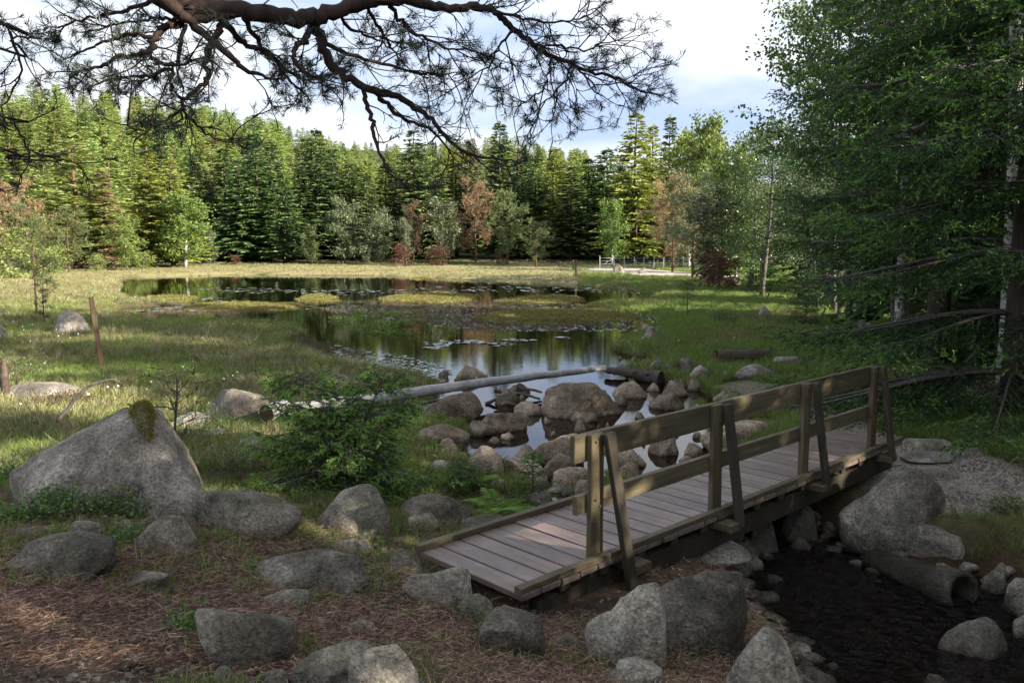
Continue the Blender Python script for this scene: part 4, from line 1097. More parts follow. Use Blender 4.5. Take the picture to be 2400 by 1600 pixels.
tree_px(PIN[0], 10, 'pine_tree', 'big brown pine standing before the dark spruces', 1092, 405, 103, .85, gA, M_brown)
tree_px(PIN[1], 10, 'pine_tree', 'olive bushy pine beside the big brown pine', 1165, 430, 100, .85, gA)
tree_px(PIN[2], 10, 'pine_tree', 'lone spreading pine at the edge of the far meadow', 1232, 500, 92, 1.1, gA)
tree_px(BIR[1], 11, 'birch_tree', 'pale fresh green birch standing alone near the fence', 1408, 458, 98, .9, gA)
tree_px(WIL[1], 8, 'willow_tree', 'low leafy tree at the foot of the slim dark spruces', 480, 520, 101, .9, gA)
tree_px(WIL[0], 8, 'willow_tree', 'small leafy tree at the foot of the slender pointed spruce', 715, 520, 100, .7, gA, M_pine)
tree_px(BIR[0], 11, 'birch_tree', 'feathery birch left of two above the right forest edge', 1590, 285, 90, .75, gA)
tree_px(BIR[2], 11, 'birch_tree', 'taller feathery birch right of two above the right forest edge', 1640, 268, 86, .75, gA)
tree_px(PIN[1], 10, 'pine_tree', 'spreading grey-green pine with a bare straight stem beside the far path', 1598, 388, 62, .95, gA, M_willow)
tree_px(PIN[0], 10, 'pine_tree', 'brown-tinged pine behind the spreading grey-green pine', 1550, 395, 80, .9, gA, M_brown)
tree_px(BIR[1], 11, 'birch_tree', 'dense birch right of the spreading grey-green pine', 1700, 330, 55, .9, gA)
tree_px(WIL[1], 8, 'willow_tree', 'loose silvery tree hanging over the end of the far path', 1660, 430, 52, 1.1, gA)
for x, top, Y, k, lb in ((925, 572, 95, 0, 'left of two rust-brown shrubs below the white-stemmed birch'), (1003, 574, 95, 1, 'right of two rust-brown shrubs below the white-stemmed birch'),
                         (1652, 592, 50, 0, 'rust-brown shrub at the right end of the far path'), (540, 590, 99, 1, 'dull brown shrub at the foot of the far spruces'), (1150, 590, 97, 0, 'rust shrub at the foot of the big brown pine')):
    tree_px(BUSH[k], 2.0, 'shrub', lb, x, top, Y, 1.3, 'rust-brown shrubs', None); 
gl_ = 'green shrubs at the left shore'
for x, top, Y, lb in ((330, 585, 86, 'green shrub under the sunlit light green spruce'), (120, 575, 76, 'green shrub below the olive pine'), (20, 545, 66, 'green shrub at the left edge of the bog'), (225, 590, 82, 'green shrub under the brown-sided spruce')):
    tree_px(BUSH[1], 2.0, 'shrub', lb, x, top, Y, 1.3, gl_, M_larch)

# ---- rows behind and the hillside
g_ = np.random.default_rng(50)
n2 = 0
for x in np.arange(430, 1560, 21):
    Y = g_.uniform(122, 150); top = np.interp(x, [430, 600, 720, 900, 1100, 1300, 1560], [345, 325, 358, 362, 360, 368, 350]) + g_.uniform(-10, 26)
    k = g_.integers(0, 5)
    if g_.uniform() < 0.4: tree_px(LAR[k % 4], 15, 'larch_tree', 'light green conifer in the second row behind the far shore', x + g_.uniform(-9, 9), top, Y, 1.1, 'conifers behind the front row')
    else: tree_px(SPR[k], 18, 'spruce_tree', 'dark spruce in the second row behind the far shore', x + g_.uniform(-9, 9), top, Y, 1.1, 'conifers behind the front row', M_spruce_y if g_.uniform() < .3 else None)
crest_x = [-60, 0, 100, 200, 330, 450, 560, 650, 720, 800, 900, 1000, 1150, 1250, 1400]
crest_y = [165, 180, 200, 212, 232, 255, 275, 295, 315, 340, 345, 340, 330, 345, 365]
cnt = 0; used = []
def zone(x, Y, what):
    side = 'behind the left shore' if x < 420 else 'left of centre' if x < 820 else 'behind the hanging branch'
    return what + (' low on the hill ' if Y < 170 else ' halfway up the hill ' if Y < 245 else ' near the crest of the hill ') + side

for _ in range(6000):
    if cnt >= 290: break
    x = g_.uniform(-60, 1350); Y = g_.uniform(112, 340)
    P = at(x * DS, 600, Y); z0 = Hgt(P[0], Y)[0]
    if P[0] > -25 and Y < 160: continue
    if any((P[0] - a)**2 + (Y - b)**2 < (2.6 + Y * .008)**2 for a, b in used): continue
    hh_ = min(g_.uniform(10, 17), (570 - (np.interp(x, crest_x, crest_y) - g_.uniform(-4, 12)) * DS) / 1950 * Y + CAMZ - z0)
    if hh_ < 4.5: continue
    tz = (z0 + hh_ - CAMZ) / Y
    yy_ = (570 - 1950 * tz) / DS
    cy_ = np.interp(x, crest_x, crest_y)
    if yy_ > 560: continue
    used.append((P[0], Y)); cnt += 1
    u_ = g_.uniform()
    if u_ < 0.70: put_tree(LAR[g_.integers(0, 4)], 'larch_tree', zone(x, Y, 'light green larch'), (P[0], Y, z0), hh_ / 15 * g_.uniform(1.4, 1.9), hh_ / 15, group='hillside larches')
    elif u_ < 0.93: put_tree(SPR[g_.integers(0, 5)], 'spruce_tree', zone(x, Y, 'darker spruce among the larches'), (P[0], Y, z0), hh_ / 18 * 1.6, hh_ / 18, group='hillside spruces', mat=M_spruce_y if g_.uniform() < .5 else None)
    else: put_tree(SPR[g_.integers(0, 5)], 'spruce_tree', zone(x, Y, 'brown dying conifer'), (P[0], Y, z0), hh_ / 18 * 1.0, hh_ / 18, group='brown hillside conifers', mat=M_brown)

# ---- wood on the right, middle distance
for i, (x, Y, h, kind, lb) in enumerate((
        (15.5, 30, 11, 'b', 'birch deep in the right-hand wood beside the meadow'), (19, 36, 14, 's', 'spruce filling the right-hand wood behind the birches'), (22, 44, 15, 's', 'spruce at the back of the right-hand wood'),
        (27, 52, 16, 's', 'spruce behind the dense birch at the end of the meadow'), (25, 62, 12, 'b', 'birch at the far corner of the meadow'), (33, 70, 16, 's', 'spruce beyond the end of the far path'),
        (38, 84, 17, 's', 'spruce at the right behind the fence'), (30, 92, 15, 's', 'spruce right behind the fence gate'), (17, 26, 13, 's', 'dark spruce behind the leaning birch stems'),
        (13.6, 24, 9, 'w', 'loose grey-green tree over the rusty shrub on the right'), (24, 34, 16, 's', 'tall spruce high up in the right-hand wood'), (30, 45, 16, 's', 'spruce on the slope of the right-hand wood'),
        (36, 100, 17, 's', 'spruce in the wood behind the picnic place'), (44, 96, 17, 's', 'spruce far right behind the picnic place'), (22, 104, 16, 's', 'spruce left of the wood behind the picnic place'), (27, 112, 18, 's', 'tall spruce behind the gate'), (11.6, 25, 12, 's', 'spruce half hidden behind the slender outer birch'), (13.4, 21, 14, 's', 'spruce behind the red-barked pine stem'), (15, 28.5, 14, 's', 'spruce at the back of the birch stems'), (13, 15.2, 15, 's', 'black-green spruce behind the big low-boughed spruce'), (15.6, 18, 16, 's', 'tall spruce in the deep shade at right'), (18, 23, 16, 's', 'spruce highest up the shaded bank at right'),
        (12.9, 43, 9, 'b', 'birch closing the far right end of the meadow'), (15.2, 40, 8.5, 'w', 'grey-green tree right of the birch at the meadow end'), (16.6, 36, 9.5, 'b', 'leafy birch beside the dark low spruce at the meadow edge'),
        (13.2, 34, 7, 'w', 'small bushy tree behind the dark low spruce'), (17.5, 46, 12, 's', 'spruce between the birches at the meadow end'), (14.3, 50, 10, 'b', 'tall loose birch behind the rusty shrub'), (12.2, 29, 6.5, 'w', 'low bushy tree right of the pine sapling mound'), (20, 56, 13, 's', 'spruce behind the loose birch at the path end'))):
    z0 = Hgt(x, Y)[0]
    if kind == 'b': put_tree(BIRN[i % 2], 'birch_tree', lb, (x, Y, z0), h / 11 * 1.1, h / 11, group='right-hand wood')
    elif kind == 'w': put_tree(BIRN[i % 2], 'willow_tree', lb, (x, Y, z0), h / 11 * 1.2, h / 11, group='right-hand wood', mat=M_willow)
    else: put_tree(SPR[i % 5], 'spruce_tree', lb, (x, Y, z0), h / 18 * 1.2, h / 18, group='right-hand wood')
# wood that goes on to the right of the picture and shades the stream
for i, (x, Y, h) in enumerate(((13, 7, 15), (11.5, 2.5, 16), (12, -8, 17), (10.2, -.5, 15), (7.6, -2.0, 13), (12.5, -1, 16), (16, 1, 17), (15, 5, 17), (18, -3, 18), (22, 0, 18), (14.5, 10, 16), (18.5, 14.5, 18), (21, 12, 18), (23, 17, 18), (17, 8, 18), (28, 6, 18), (26, 14, 18), (16, 12, 17), (19, 4, 17), (14, -3, 16), (20, 18, 18), (24, 10, 18), (26, 22, 18), (32, 28, 18), (17, -9, 17))):
    put_tree(SPR[i % 5], 'spruce_tree', 'dark spruce of the wood beyond the right edge of the view', (x, Y, Hgt(x, Y)[0]), h / 18 * .95, h / 18 * .66, group='wood beyond the right edge')
# ------------------------------------------------------------------ detailed spruces (near)
def spruce_fine(seed, h, r, nb, zlo=0.0, zhi=1.0, bl=0.20, ss=0.12, sl=0.15, nk=6, nl=0.06, nw=0.016, droop=0.25, bare=0.3, pw=0.7, rise=0.1, newp=0.55, trunk_r=0.012, aim=None, leaders=None, sub_len=0.5, leaf=None, fuzz=.40):
    """trunk, bare inner twigs, and shoots set with needles; v = fresh growth"""
    g = np.random.default_rng(seed)
    tw = MB(); SB, SDr, SV = [], [], []
    tt = np.sort(g.uniform(max(zlo, .01), zhi, nb))
    lead = leaders or [np.array([[0, 0, -0.2], [0.0, 0, h]])]
    tkm = MB()
    for lp in lead:
        q = smooth_path(lp, 10); V, fs = tube(q, trunk_r * h * (1.03 - np.linspace(0, 1, 10)) ** .9 + 0.003, 8, True, .04); tkm.add(V, fs)
    for i in range(nb):
        lp = lead[i % len(lead)]; q = smooth_path(lp, 20)
        z_ = tt[i] * h
        k = np.argmin(np.abs(q[:, 2] - z_)); p0 = q[k]
        if aim is not None and g.uniform() < aim[1]: az = aim[0] + g.normal(0, 0.75)
        else: az = i * 2.399 + g.normal(0, .4)
        L = r * (1 - tt[i]) ** pw * g.uniform(.6, 1.1) + 0.05 * r
        o = np.array([math.cos(az), math.sin(az), 0]); tg = np.array([-o[1], o[0], 0])
        def bpnt(s): 
            s = np.atleast_1d(s)
            P = p0 + o * (L * s)[:, None]; P[:, 2] += L * ((rise + .3 * tt[i]) * s - droop * s**2 * 1.3 + 0.22 * droop / .25 * s**4)
            return P
        s = np.linspace(0, 1, 7); V, fs = tube(bpnt(s), np.linspace(.011 * L + .002, .0025, 7), 4, False); tw.add(V, fs)
        nbl = max(3, int(L / bl)); bend = g.normal(0, .12)
        for j in range(nbl):
            s0 = (j + .5 + g.uniform(-.3, .3)) / nbl
            if s0 < 0.12: continue
            b0 = bpnt(s0)[0]; t1 = norm(bpnt(min(s0 + .05, 1.05))[0] - b0)
            for sd_ in (-1, 1):
                l2 = (sub_len * L * (1 - s0) ** .8 * .75 + .10 * r * .35 + sl * .6) * g.uniform(.55, 1.15)
                d2 = norm(t1 * .75 + tg * sd_ * g.uniform(.6, 1.0) + np.array([0, 0, -g.uniform(.05, .45) - .2 * droop]))
                e2 = b0 + d2 * l2; e2[2] -= .12 * l2
                V, fs = tube([b0, (b0 + e2) / 2 + [0, 0, .03 * l2], e2], [.0035 + .0015 * L, .003, .0015], 3, False); tw.add(V, fs)
                if s0 < bare and g.uniform() < .75: continue
                ns = max(1, int(l2 / ss))
                for m_ in range(ns + 1):
                    f_ = (m_ + .6) / (ns + .6); pb = b0 + (e2 - b0) * min(f_, 1)
                    dd_ = norm(d2 + g.normal(0, .35, 3) + np.cross(d2, [0, 0, 1]) * g.choice([-1, 1]) * (.8 if m_ < ns else .1) + np.array([0, 0, -.2]))
                    SB.append(pb); SDr.append(dd_); SV.append(1.0 if (g.uniform() < newp * (0.35 + .65 * s0) * (.4 + .6 * f_)) else g.uniform(0, .3))
        SB.append(bpnt(.97)[0]); SDr.append(t1); SV.append(.9)
    SB, SDr, SV = np.array(SB), np.array(SDr), np.array(SV)
    n = len(SB)
    f = (np.arange(nk) + .5) / nk
    Bq = (SB[:, None] + SDr[:, None] * (sl * f)[None, :, None]).reshape(-1, 3)
    Dn = norm(SDr[:, None] * 0.9 + g.normal(0, fuzz, (n, nk, 3))).reshape(-1, 3)
    V, fs = kites(Bq, Dn, nl * g.uniform(.7, 1.2, n * nk), nw, None, .5)
    crown = mesh_np('crown', V, fs, [leaf or M_near], attr={'v': np.repeat(np.repeat(SV, nk), 4)})
    return tkm.mesh('trunk', [M_bark], True), crown, tw.mesh('twigs', [M_twig], False)

def put_fine(tpl, name, label, loc, rz=0.0, s=1.0, cat='tree', group=None):
    e = thing(name, label, cat, loc, rz, group); e.scale = (s, s, s)
    obj('trunk', tpl[0], e); obj('crown', tpl[1], e); b = obj('twigs', tpl[2], e); b['kind'] = 'stuff'
    return e

# the near bushy young spruce with two leaders
b = dhit(795, 1128)
Yb = b[1]
def rel(x, y, dy=0.0): return at(x * DS, y * DS, Yb + dy) - b
lead = [np.array([[0, 0, -.1], rel(760, 1040), rel(722, 960), rel(690, 868)]), np.array([[0.01, 0, -.1], rel(815, 1020), rel(850, 940), rel(888, 846)])]
hy = rel(888, 846)[2]
T = spruce_fine(401, hy, 1.0, 104, .04, .98, .062, .042, .07, 16, .025, .0115, .32, .18, .55, .16, .95, .012, None, lead, .46, M_young, .5)
put_fine(T, 'young_spruce', 'bushy young spruce with two tops growing beside the outlet', tuple(b), cat='tree')
# sapling by the bridge
b2 = dhit(1224, 1162); h2 = (1162 - 1030) * DS / F * b2[1]
T2 = spruce_fine(405, h2, .30, 34, .04, .97, .045, .03, .045, 10, .02, .006, .05, .05, .75, .25, .7, .012)
put_fine(T2, 'spruce_sapling', 'slim upright spruce sapling left of the first railing post', tuple(b2), 0, cat='sapling')
b3 = dhit(1062, 1130); h3 = (1130 - 1068) * DS / F * b3[1]
T3 = spruce_fine(406, h3 * 1.1, .34, 30, .04, .97, .045, .03, .045, 10, .02, .0065, .12, .05, .5, .3, .95, .012)
put_fine(T3, 'spruce_sapling', 'low bushy spruce seedling with lime green tips behind the fern', tuple(b3), 0, cat='sapling')

# right-hand near spruces
TA = spruce_fine(411, 17, 3.7, 150, .012, .96, .19, .115, .21, 12, .058, .025, .40, .12, .55, .03, .55, .011, (math.pi + .3, .55))
def stand(tpl, name, label, x, Y, rz, s=1.0, cat='tree', group='near spruces on the right'):
    return put_fine(tpl, name, label, (x, Y, Hgt(x, Y)[0]), rz, s, cat, group)
stand(TA, 'spruce_tree', 'big dark spruce whose low boughs hang over the path at right', 7.7, 12.6, 0.0)
TB = spruce_fine(412, 18, 3.6, 120, .11, .97, .20, .12, .21, 12, .058, .025, .22, .24, .5, .06, .45, .012, (math.pi, .6))
stand(TB, 'spruce_tree', 'dark spruce at the right edge with long bare-tipped boughs', 8.8, 11.0, 0.1, .95)
stand(TB, 'spruce_tree', 'tall spruce reaching its upper boughs out against the sky', 9.0, 17.5, -.5, 1.05)
stand(TA, 'spruce_tree', 'dark spruce filling the gap deep behind the low boughs', 12.6, 17.5, .4, 1.0)
TS = spruce_fine(413, 2.6, 1.5, 60, .02, .97, .12, .07, .1, 10, .045, .011, .2, .1, .45, .12, .8, .011)
p = dhit(1850, 752); put_fine(TS, 'young_spruce', 'low spreading young spruce under the birch stems', tuple(p), 0, .62)
p = dhit(1745, 672); put_fine(TS, 'young_spruce', 'dark low spruce at the far edge of the right meadow', tuple(p), 1.2, .95)
p = dhit(2120, 838); put_fine(TS, 'young_spruce', 'dense low spruce under the boughs beside the muddy path', tuple(p), 2.2, .75)
p = dhit(1578, 728); T5 = spruce_fine(415, 1.0, .32, 22, .15, .97, .06, .05, .07, 7, .04, .006, .0, .1, .6, .35, .3, .012)
put_fine(T5, 'pine_sapling', 'small dark pine sapling on the mossy mound of the right meadow', tuple(p), 0, (728 - 640) * DS / F * p[1], 'sapling')

# near birches on the right
NB1 = broad(421, 15, 3.6, .42, 34, 9, 40, .125, .22, (-.07, .0), M_bbark, M_birchn, tr=.010)
NB2 = broad(422, 11, 3.0, .25, 30, 9, 38, .12, .2, (-.10, .0), M_twig, M_birchn, tr=.010)
def birch(tpl, label, x, Y, rz, s): put_tree(tpl, 'birch_tree', label, (x, Y, Hgt(x, Y)[0]), s, s, rz, 'near birches on the right')
birch(NB1, 'white-stemmed birch at the right edge among the spruces', 9.0, 15.0, 0.1, 1.0)
birch(NB2, 'leafy birch leaning left over the meadow in front of the spruces', 10.0, 21.5, -.2, .9)
birch(NB1, 'birch with glossy leaves rising at the top right', 8.9, 19.0, .5, .85)
birch(NB2, 'slender birch standing furthest out into the meadow', 10.2, 25.0, .3, .95)
# red-barked pine among them
PN = broad(431, 12, 2.6, .35, 16, 6, 54, .16, .2, (-.02, 0), M_pbark, M_pine, True, .1, .3, .011)
put_tree(PN, 'pine_tree', 'red-barked pine stem among the birches on the right', (9.6, 20.0, Hgt(9.6, 20)[0]), 1, 1, 0)
# bare stems under the birches
def stem(label, pts, r0, mat):
    q = smooth_path(np.array(pts), 9)
    V, fs = tube(q, np.linspace(r0, r0 * .45, 9), 7, True, .05); mb = MB(); mb.add(V, fs)
    o = obj('bare_tree', mb.mesh('bare_tree', [mat], True), None, label, 'tree')
p0 = dhit(1925, 728)
q0 = p0[1]
stem('crooked dark double-bent stem under the birches', [p0 - [0, 0, .2], at(1930 * DS, 700 * DS, q0), at(1948 * DS, 680 * DS, q0), at(1950 * DS, 640 * DS, q0), at(1962 * DS, 560 * DS, q0)], .09, M_bark)
p0 = dhit(1972, 738); q0 = p0[1]
stem('thin pale birch stem right of the crooked dark stem', [p0 - [0, 0, .2], at(1965 * DS, 660 * DS, q0), at(1952 * DS, 560 * DS, q0), at(1958 * DS, 470 * DS, q0)], .065, M_bbark)
p0 = dhit(1880, 712); q0 = p0[1]
stem('thin straight pine pole left of the crooked dark stem', [p0 - [0, 0, .2], at(1874 * DS, 640 * DS, q0), at(1868 * DS, 560 * DS, q0), at(1872 * DS, 480 * DS, q0)], .06, M_bark)

# thin pine on the left bog and its sapling
p = dhit(84, 722); Yp = p[1]; hp = (722 - 470) * DS / F * Yp
TP = broad(441, 6, 1.7, .34, 16, 7, 72, .15, .13, (.01, 0), M_pbark, M_pine, True, .0, .12, .009)
put_tree(TP, 'pine_tree', 'thin red-stemmed pine standing on the left bog', tuple(p), hp / 6 * 1.0, hp / 6 * 1.06, 0)
p = dhit(101, 736); TP2 = broad(442, 2, .55, .2, 14, 5, 27, .09, .05, (.02, 0), M_bark, M_pine, True, .0, .5, .012)
put_tree(TP2, 'pine_sapling', 'small pine sapling beside the thin red-stemmed pine', tuple(p), (736 - 640) * DS / F * p[1] / 2, (736 - 640) * DS / F * p[1] / 2, 0, cat='sapling')

# ------------------------------------------------------------------ the pine whose limbs hang over the picture
PZ = 1.47
def pl(pts, d0, d1):
    n = len(pts)
    return np.array([at(x / PZ, y / PZ, d0 + (d1 - d0) * i / (n - 1)) for i, (x, y) in enumerate(pts)])
tx, ty = -4.3, 3.2
pine = thing('pine_tree', 'old pine whose dark needled limbs hang across the top of the view', 'tree', (tx, ty, Hgt(tx, ty)[0]))
org = np.array(pine.location)
tb = MB(); zt = np.linspace(-.3, 11, 12)
V, fs = tube(np.stack([.12 * np.sin(zt * .5), .1 * np.cos(zt * .4), zt], 1), .24 * (1.02 - np.linspace(0, 1, 12)) ** .7 + .02, 12, True, .05); tb.add(V, fs)
obj('trunk', tb.mesh('trunk', [M_pbark], True), pine)
start = np.array([[tx, ty, 5.6], [-3.2, 3.9, 5.05]])
LIMBS = [  # polyline (enlarged-crop px), depth at start and end, radii, twig amount, needle amount
    ('main', np.vstack([start, pl([(560,-12),(620,8),(700,22),(800,34),(900,50),(1000,60),(1080,62),(1150,42),(1220,18),(1300,2),(1390,-6)], 4.3, 4.9)]), .056, .036, .15, .4),
    ('right', pl([(1390,-6),(1430,8),(1500,24),(1580,28),(1650,24),(1690,32),(1730,65),(1770,105),(1830,150),(1900,195),(1980,225),(2060,250),(2130,272),(2180,300),(2222,320)], 4.9, 5.4), .03, .005, 1.2, .9),
    ('straight', np.vstack([[[-2.6, 4.0, 5.0]], pl([(550,-12),(600,30),(650,75),(720,130),(790,190),(850,240),(915,268)], 4.2, 4.4)]), .036, .008, .35, .2),
    ('down', pl([(1075,70),(1100,120),(1125,190),(1160,240),(1220,285),(1290,315),(1360,330),(1420,365),(1470,400),(1520,450),(1570,505),(1640,540),(1710,548),(1790,560)], 4.75, 5.0), .032, .004, .9, .3),
    ('down', pl([(1252,305),(1270,370),(1285,440),(1300,510),(1330,570),(1370,620),(1440,645)], 4.85, 4.7), .016, .004, .8, .12),
    ('down', pl([(1290,318),(1340,370),(1400,410),(1470,440),(1530,490),(1560,540)], 4.85, 5.1), .014, .004, .9, .35),
    ('loop', pl([(800,50),(740,62),(640,72),(570,95),(530,130),(515,180),(540,215),(590,228),(650,215)], 4.5, 4.0), .028, .006, 1.0, .9),
    ('loop', pl([(770,62),(800,110),(840,150),(920,182),(960,220),(990,270),(1045,322)], 4.5, 5.0), .02, .004, 1.1, 1.0),
    ('loop', pl([(775,62),(740,130),(715,180),(716,260),(708,290),(650,330),(625,360),(622,420),(600,445)], 4.5, 4.2), .02, .004, .9, .7),
    ('loop', pl([(640,90),(620,170),(590,250),(590,300),(630,345)], 4.4, 4.2), .013, .004, .9, .8),
    ('loop', pl([(840,62),(880,130),(920,190),(1000,250),(1060,280),(1140,292)], 4.6, 5.1), .016, .004, 1.2, 1.0),
    ('loop', pl([(1070,90),(1050,140),(1018,160),(1020,210),(1050,250),(1095,272)], 4.7, 4.4), .02, .005, 1.2, 1.0),
    ('spread', pl([(1120,150),(1200,190),(1300,215),(1400,240),(1480,255),(1560,250)], 4.8, 5.3), .013, .004, 1.3, 1.0),
    ('spread', pl([(1335,2),(1370,60),(1420,110),(1500,150),(1560,168),(1640,178)], 4.9, 5.2), .014, .004, 1.3, 1.0),
    ('spread', pl([(1255,15),(1300,80),(1340,150),(1370,200)], 4.85, 5.3), .012, .004, .9, 1.0),
    ('spread', pl([(1160,45),(1210,100),(1290,130),(1360,180)], 4.8, 5.4), .012, .004, .9, 1.0),
    ('left', pl([(560,-5),(470,20),(400,42),(330,62),(260,75),(200,95)], 4.2, 4.5), .012, .004, .5, .9),
    ('left', pl([(522,128),(450,118),(380,140),(300,170),(222,205)], 4.1, 4.4), .011, .004, .48, .8),
    ('left', pl([(515,180),(430,190),(350,230),(270,250),(240,270)], 4.05, 4.3), .012, .004, .9, 1.0),
    ('left', pl([(592,240),(500,262),(420,272),(330,292)], 4.1, 4.3), .010, .004, .8, .9),
    ('left', pl([(640,60),(560,60),(480,75),(380,90),(300,110)], 4.3, 4.9), .010, .004, .45, .8),
    ('left', pl([(622,380),(560,420),(500,450),(420,430)], 4.2, 4.0), .008, .003, .9, .7),
    ('left', pl([(625,370),(690,440),(740,480),(800,490)], 4.2, 4.3), .008, .003, .9, .6),
    ('tips', pl([(1900,195),(1885,260),(1860,320),(1780,368)], 5.1, 5.2), .008, .003, 1.3, 1.1),
    ('tips', pl([(1975,225),(1930,300),(1840,385)], 5.2, 5.3), .008, .003, 1.3, 1.1),
    ('tips', pl([(1700,45),(1800,60),(1900,80),(2000,60),(2050,30)], 5.0, 5.4), .010, .003, 1.3, .7),
    ('tips', pl([(1770,105),(1720,160),(1690,220),(1620,270)], 5.0, 5.3), .009, .003, 1.2, 1.0),
    ('tips', pl([(1830,150),(1930,160),(2030,170),(2110,110)], 5.1, 5.3), .009, .003, 1.3, 1.0),
    ('tips', pl([(1980,225),(2040,290),(2050,330)], 5.2, 5.3), .007, .003, 1.3, 1.0),
    ('edge', np.vstack([[[tx, ty, 4.9]], pl([(-40,50),(20,95),(58,180),(70,260),(30,330),(0,392)], 4.6, 4.8)]), .012, .003, .4, .4),
    ('edge', np.vstack([[[tx, ty, 4.6]], pl([(-40,160),(40,132),(110,130),(150,140)], 4.7, 4.9)]), .010, .003, .5, .6),
    ('edge', np.vstack([[[tx, ty, 3.9]], pl([(-40,500),(20,535),(80,548),(200,556),(320,562)], 4.6, 5.0)]), .010, .003, .5, .3),
    ('edge', np.vstack([[[tx, ty, 4.1]], pl([(-40,380),(40,420),(80,480),(100,560),(60,640)], 4.6, 4.8)]), .009, .003, .5, .3),
]
gp_ = np.random.default_rng(77)
TB_, TD_, NEED = MB(), [], []
def tuft(p, d, k=17, ln=.05):
    dd_ = norm(norm(d) * .85 + gp_.normal(0, .62, (k, 3)))
    NEED.append((np.repeat(p[None], k, 0) - norm(d) * gp_.uniform(0, .03, (k, 1)), dd_, ln * gp_.uniform(.7, 1.2, k)))
def twig(p, d, L, r, lvl, need):
    n = 6; P = [p]; d = norm(d); cur = gp_.normal(0, .22, 3) + np.array([0, 0, .06])
    for i in range(n - 1):
        d = norm(d + cur * .55 + gp_.normal(0, .12, 3)); P.append(P[-1] + d * L / (n - 1))
    P = np.array(P); V, fs = tube(P, np.linspace(r, max(r * .45, .0015), n), 4 if lvl else 5, False); TB_.add(V, fs)
    if lvl < 2:
        for j in range(gp_.integers(2, 5) if lvl == 0 else gp_.integers(0, 3)):
            k = gp_.integers(1, n); ax = norm(gp_.normal(0, 1, 3))
            twig(P[k], rot_about(norm(P[k] - P[k - 1]), ax, gp_.uniform(.5, 1.1) * gp_.choice([-1, 1])), L * gp_.uniform(.35, .65), r * .65, lvl + 1, need)
    if gp_.uniform() < need: tuft(P[-1], P[-1] - P[-2]);
    if gp_.uniform() < need * .5: tuft(P[-2], P[-2] - P[-3], 14, .045)
for nm, P, r0, r1, twn, need in LIMBS:
    n = max(14, len(P) * 4); q = smooth_path(P, n); q[1:-1] += gp_.normal(0, .006, (n - 2, 3))
    V, fs = tube(q - org, np.linspace(r0, r1, n) * (1 + gp_.normal(0, .05, n)), 9 if r0 > .03 else 6, True, .03)
    mb = MB(); mb.add(V, fs); obj('limb', mb.mesh('limb', [M_ppole], True), pine)
    ln = np.concatenate([[0], np.cumsum(np.linalg.norm(np.diff(q, axis=0), axis=1))])
    tot = ln[-1]; s = 0.12 * tot if nm != 'main' else .45 * tot
    while s < tot:
        k = min(np.searchsorted(ln, s), n - 1); k = max(k, 1)
        tg = norm(q[k] - q[k - 1]); ax = norm(gp_.normal(0, 1, 3))
        twig(q[k] - org, rot_about(tg, ax, gp_.uniform(.5, 1.25) * gp_.choice([-1, 1])), gp_.uniform(.16, .42) * (.6 if nm in ('left', 'loop', 'edge', 'down') else 1), .0046, 0, need)
        s += gp_.uniform(.055, .11) / max(twn, .1)
    twig(q[-1] - org, norm(q[-1] - q[-3]), .1, r1, 0, max(need, .3))
o = obj('twigs', TB_.mesh('twigs', [M_ppole], True), pine); o['kind'] = 'stuff'
Bq = np.concatenate([a for a, b_, c_ in NEED]); Dq = np.concatenate([b_ for a, b_, c_ in NEED]); Lq = np.concatenate([c_ for a, b_, c_ in NEED])
V, fs = kites(Bq, Dq, Lq, .0034, None, .5)
M_pneed = leaf_mat('pine_limb_needles', (0.028, 0.042, 0.03), (0.055, 0.072, 0.045), 0.15, .4, .04, .1, .01, attr=False)
o = obj('needles', mesh_np('needles', V, fs, [M_pneed]), pine); o['kind'] = 'stuff'
# ------------------------------------------------------------------ grass, sedge, moss and litter (uncountable: one object each)
def blades(g, n, rad, h0, h1, w_, bend=0.35, spread=0.35):
    a = g.uniform(0, 6.28, n); r_ = rad * np.sqrt(g.uniform(0, 1, n))
    B_ = np.stack([r_ * np.cos(a), r_ * np.sin(a), np.full(n, -.01)], 1)
    D_ = np.stack([np.cos(a) * spread * g.uniform(.2, 1.4, n), np.sin(a) * spread * g.uniform(.2, 1.4, n), np.ones(n)], 1) + g.normal(0, .15, (n, 3)); D_ = norm(D_)
    L_2 = g.uniform(h0, h1, n)[:, None]
    S_ = norm(np.cross(D_, g.normal(0, 1, (n, 3)))) * (w_ * g.uniform(.7, 1.3, (n, 1)) * .5)
    M_ = B_ + D_ * L_2 * .55; Tp = B_ + D_ * L_2 + np.stack([np.cos(a), np.sin(a), -.6 * np.ones(n)], 1) * bend * L_2 * g.uniform(.2, 1, (n, 1))
    V = np.stack([B_ - S_, B_ + S_, M_ + S_ * .8, M_ - S_ * .8, Tp], 1).reshape(-1, 3)
    i = np.arange(n)[:, None] * 5
    return V, [i + np.array([[0, 1, 2, 3]]), i + np.array([[3, 2, 4]])]

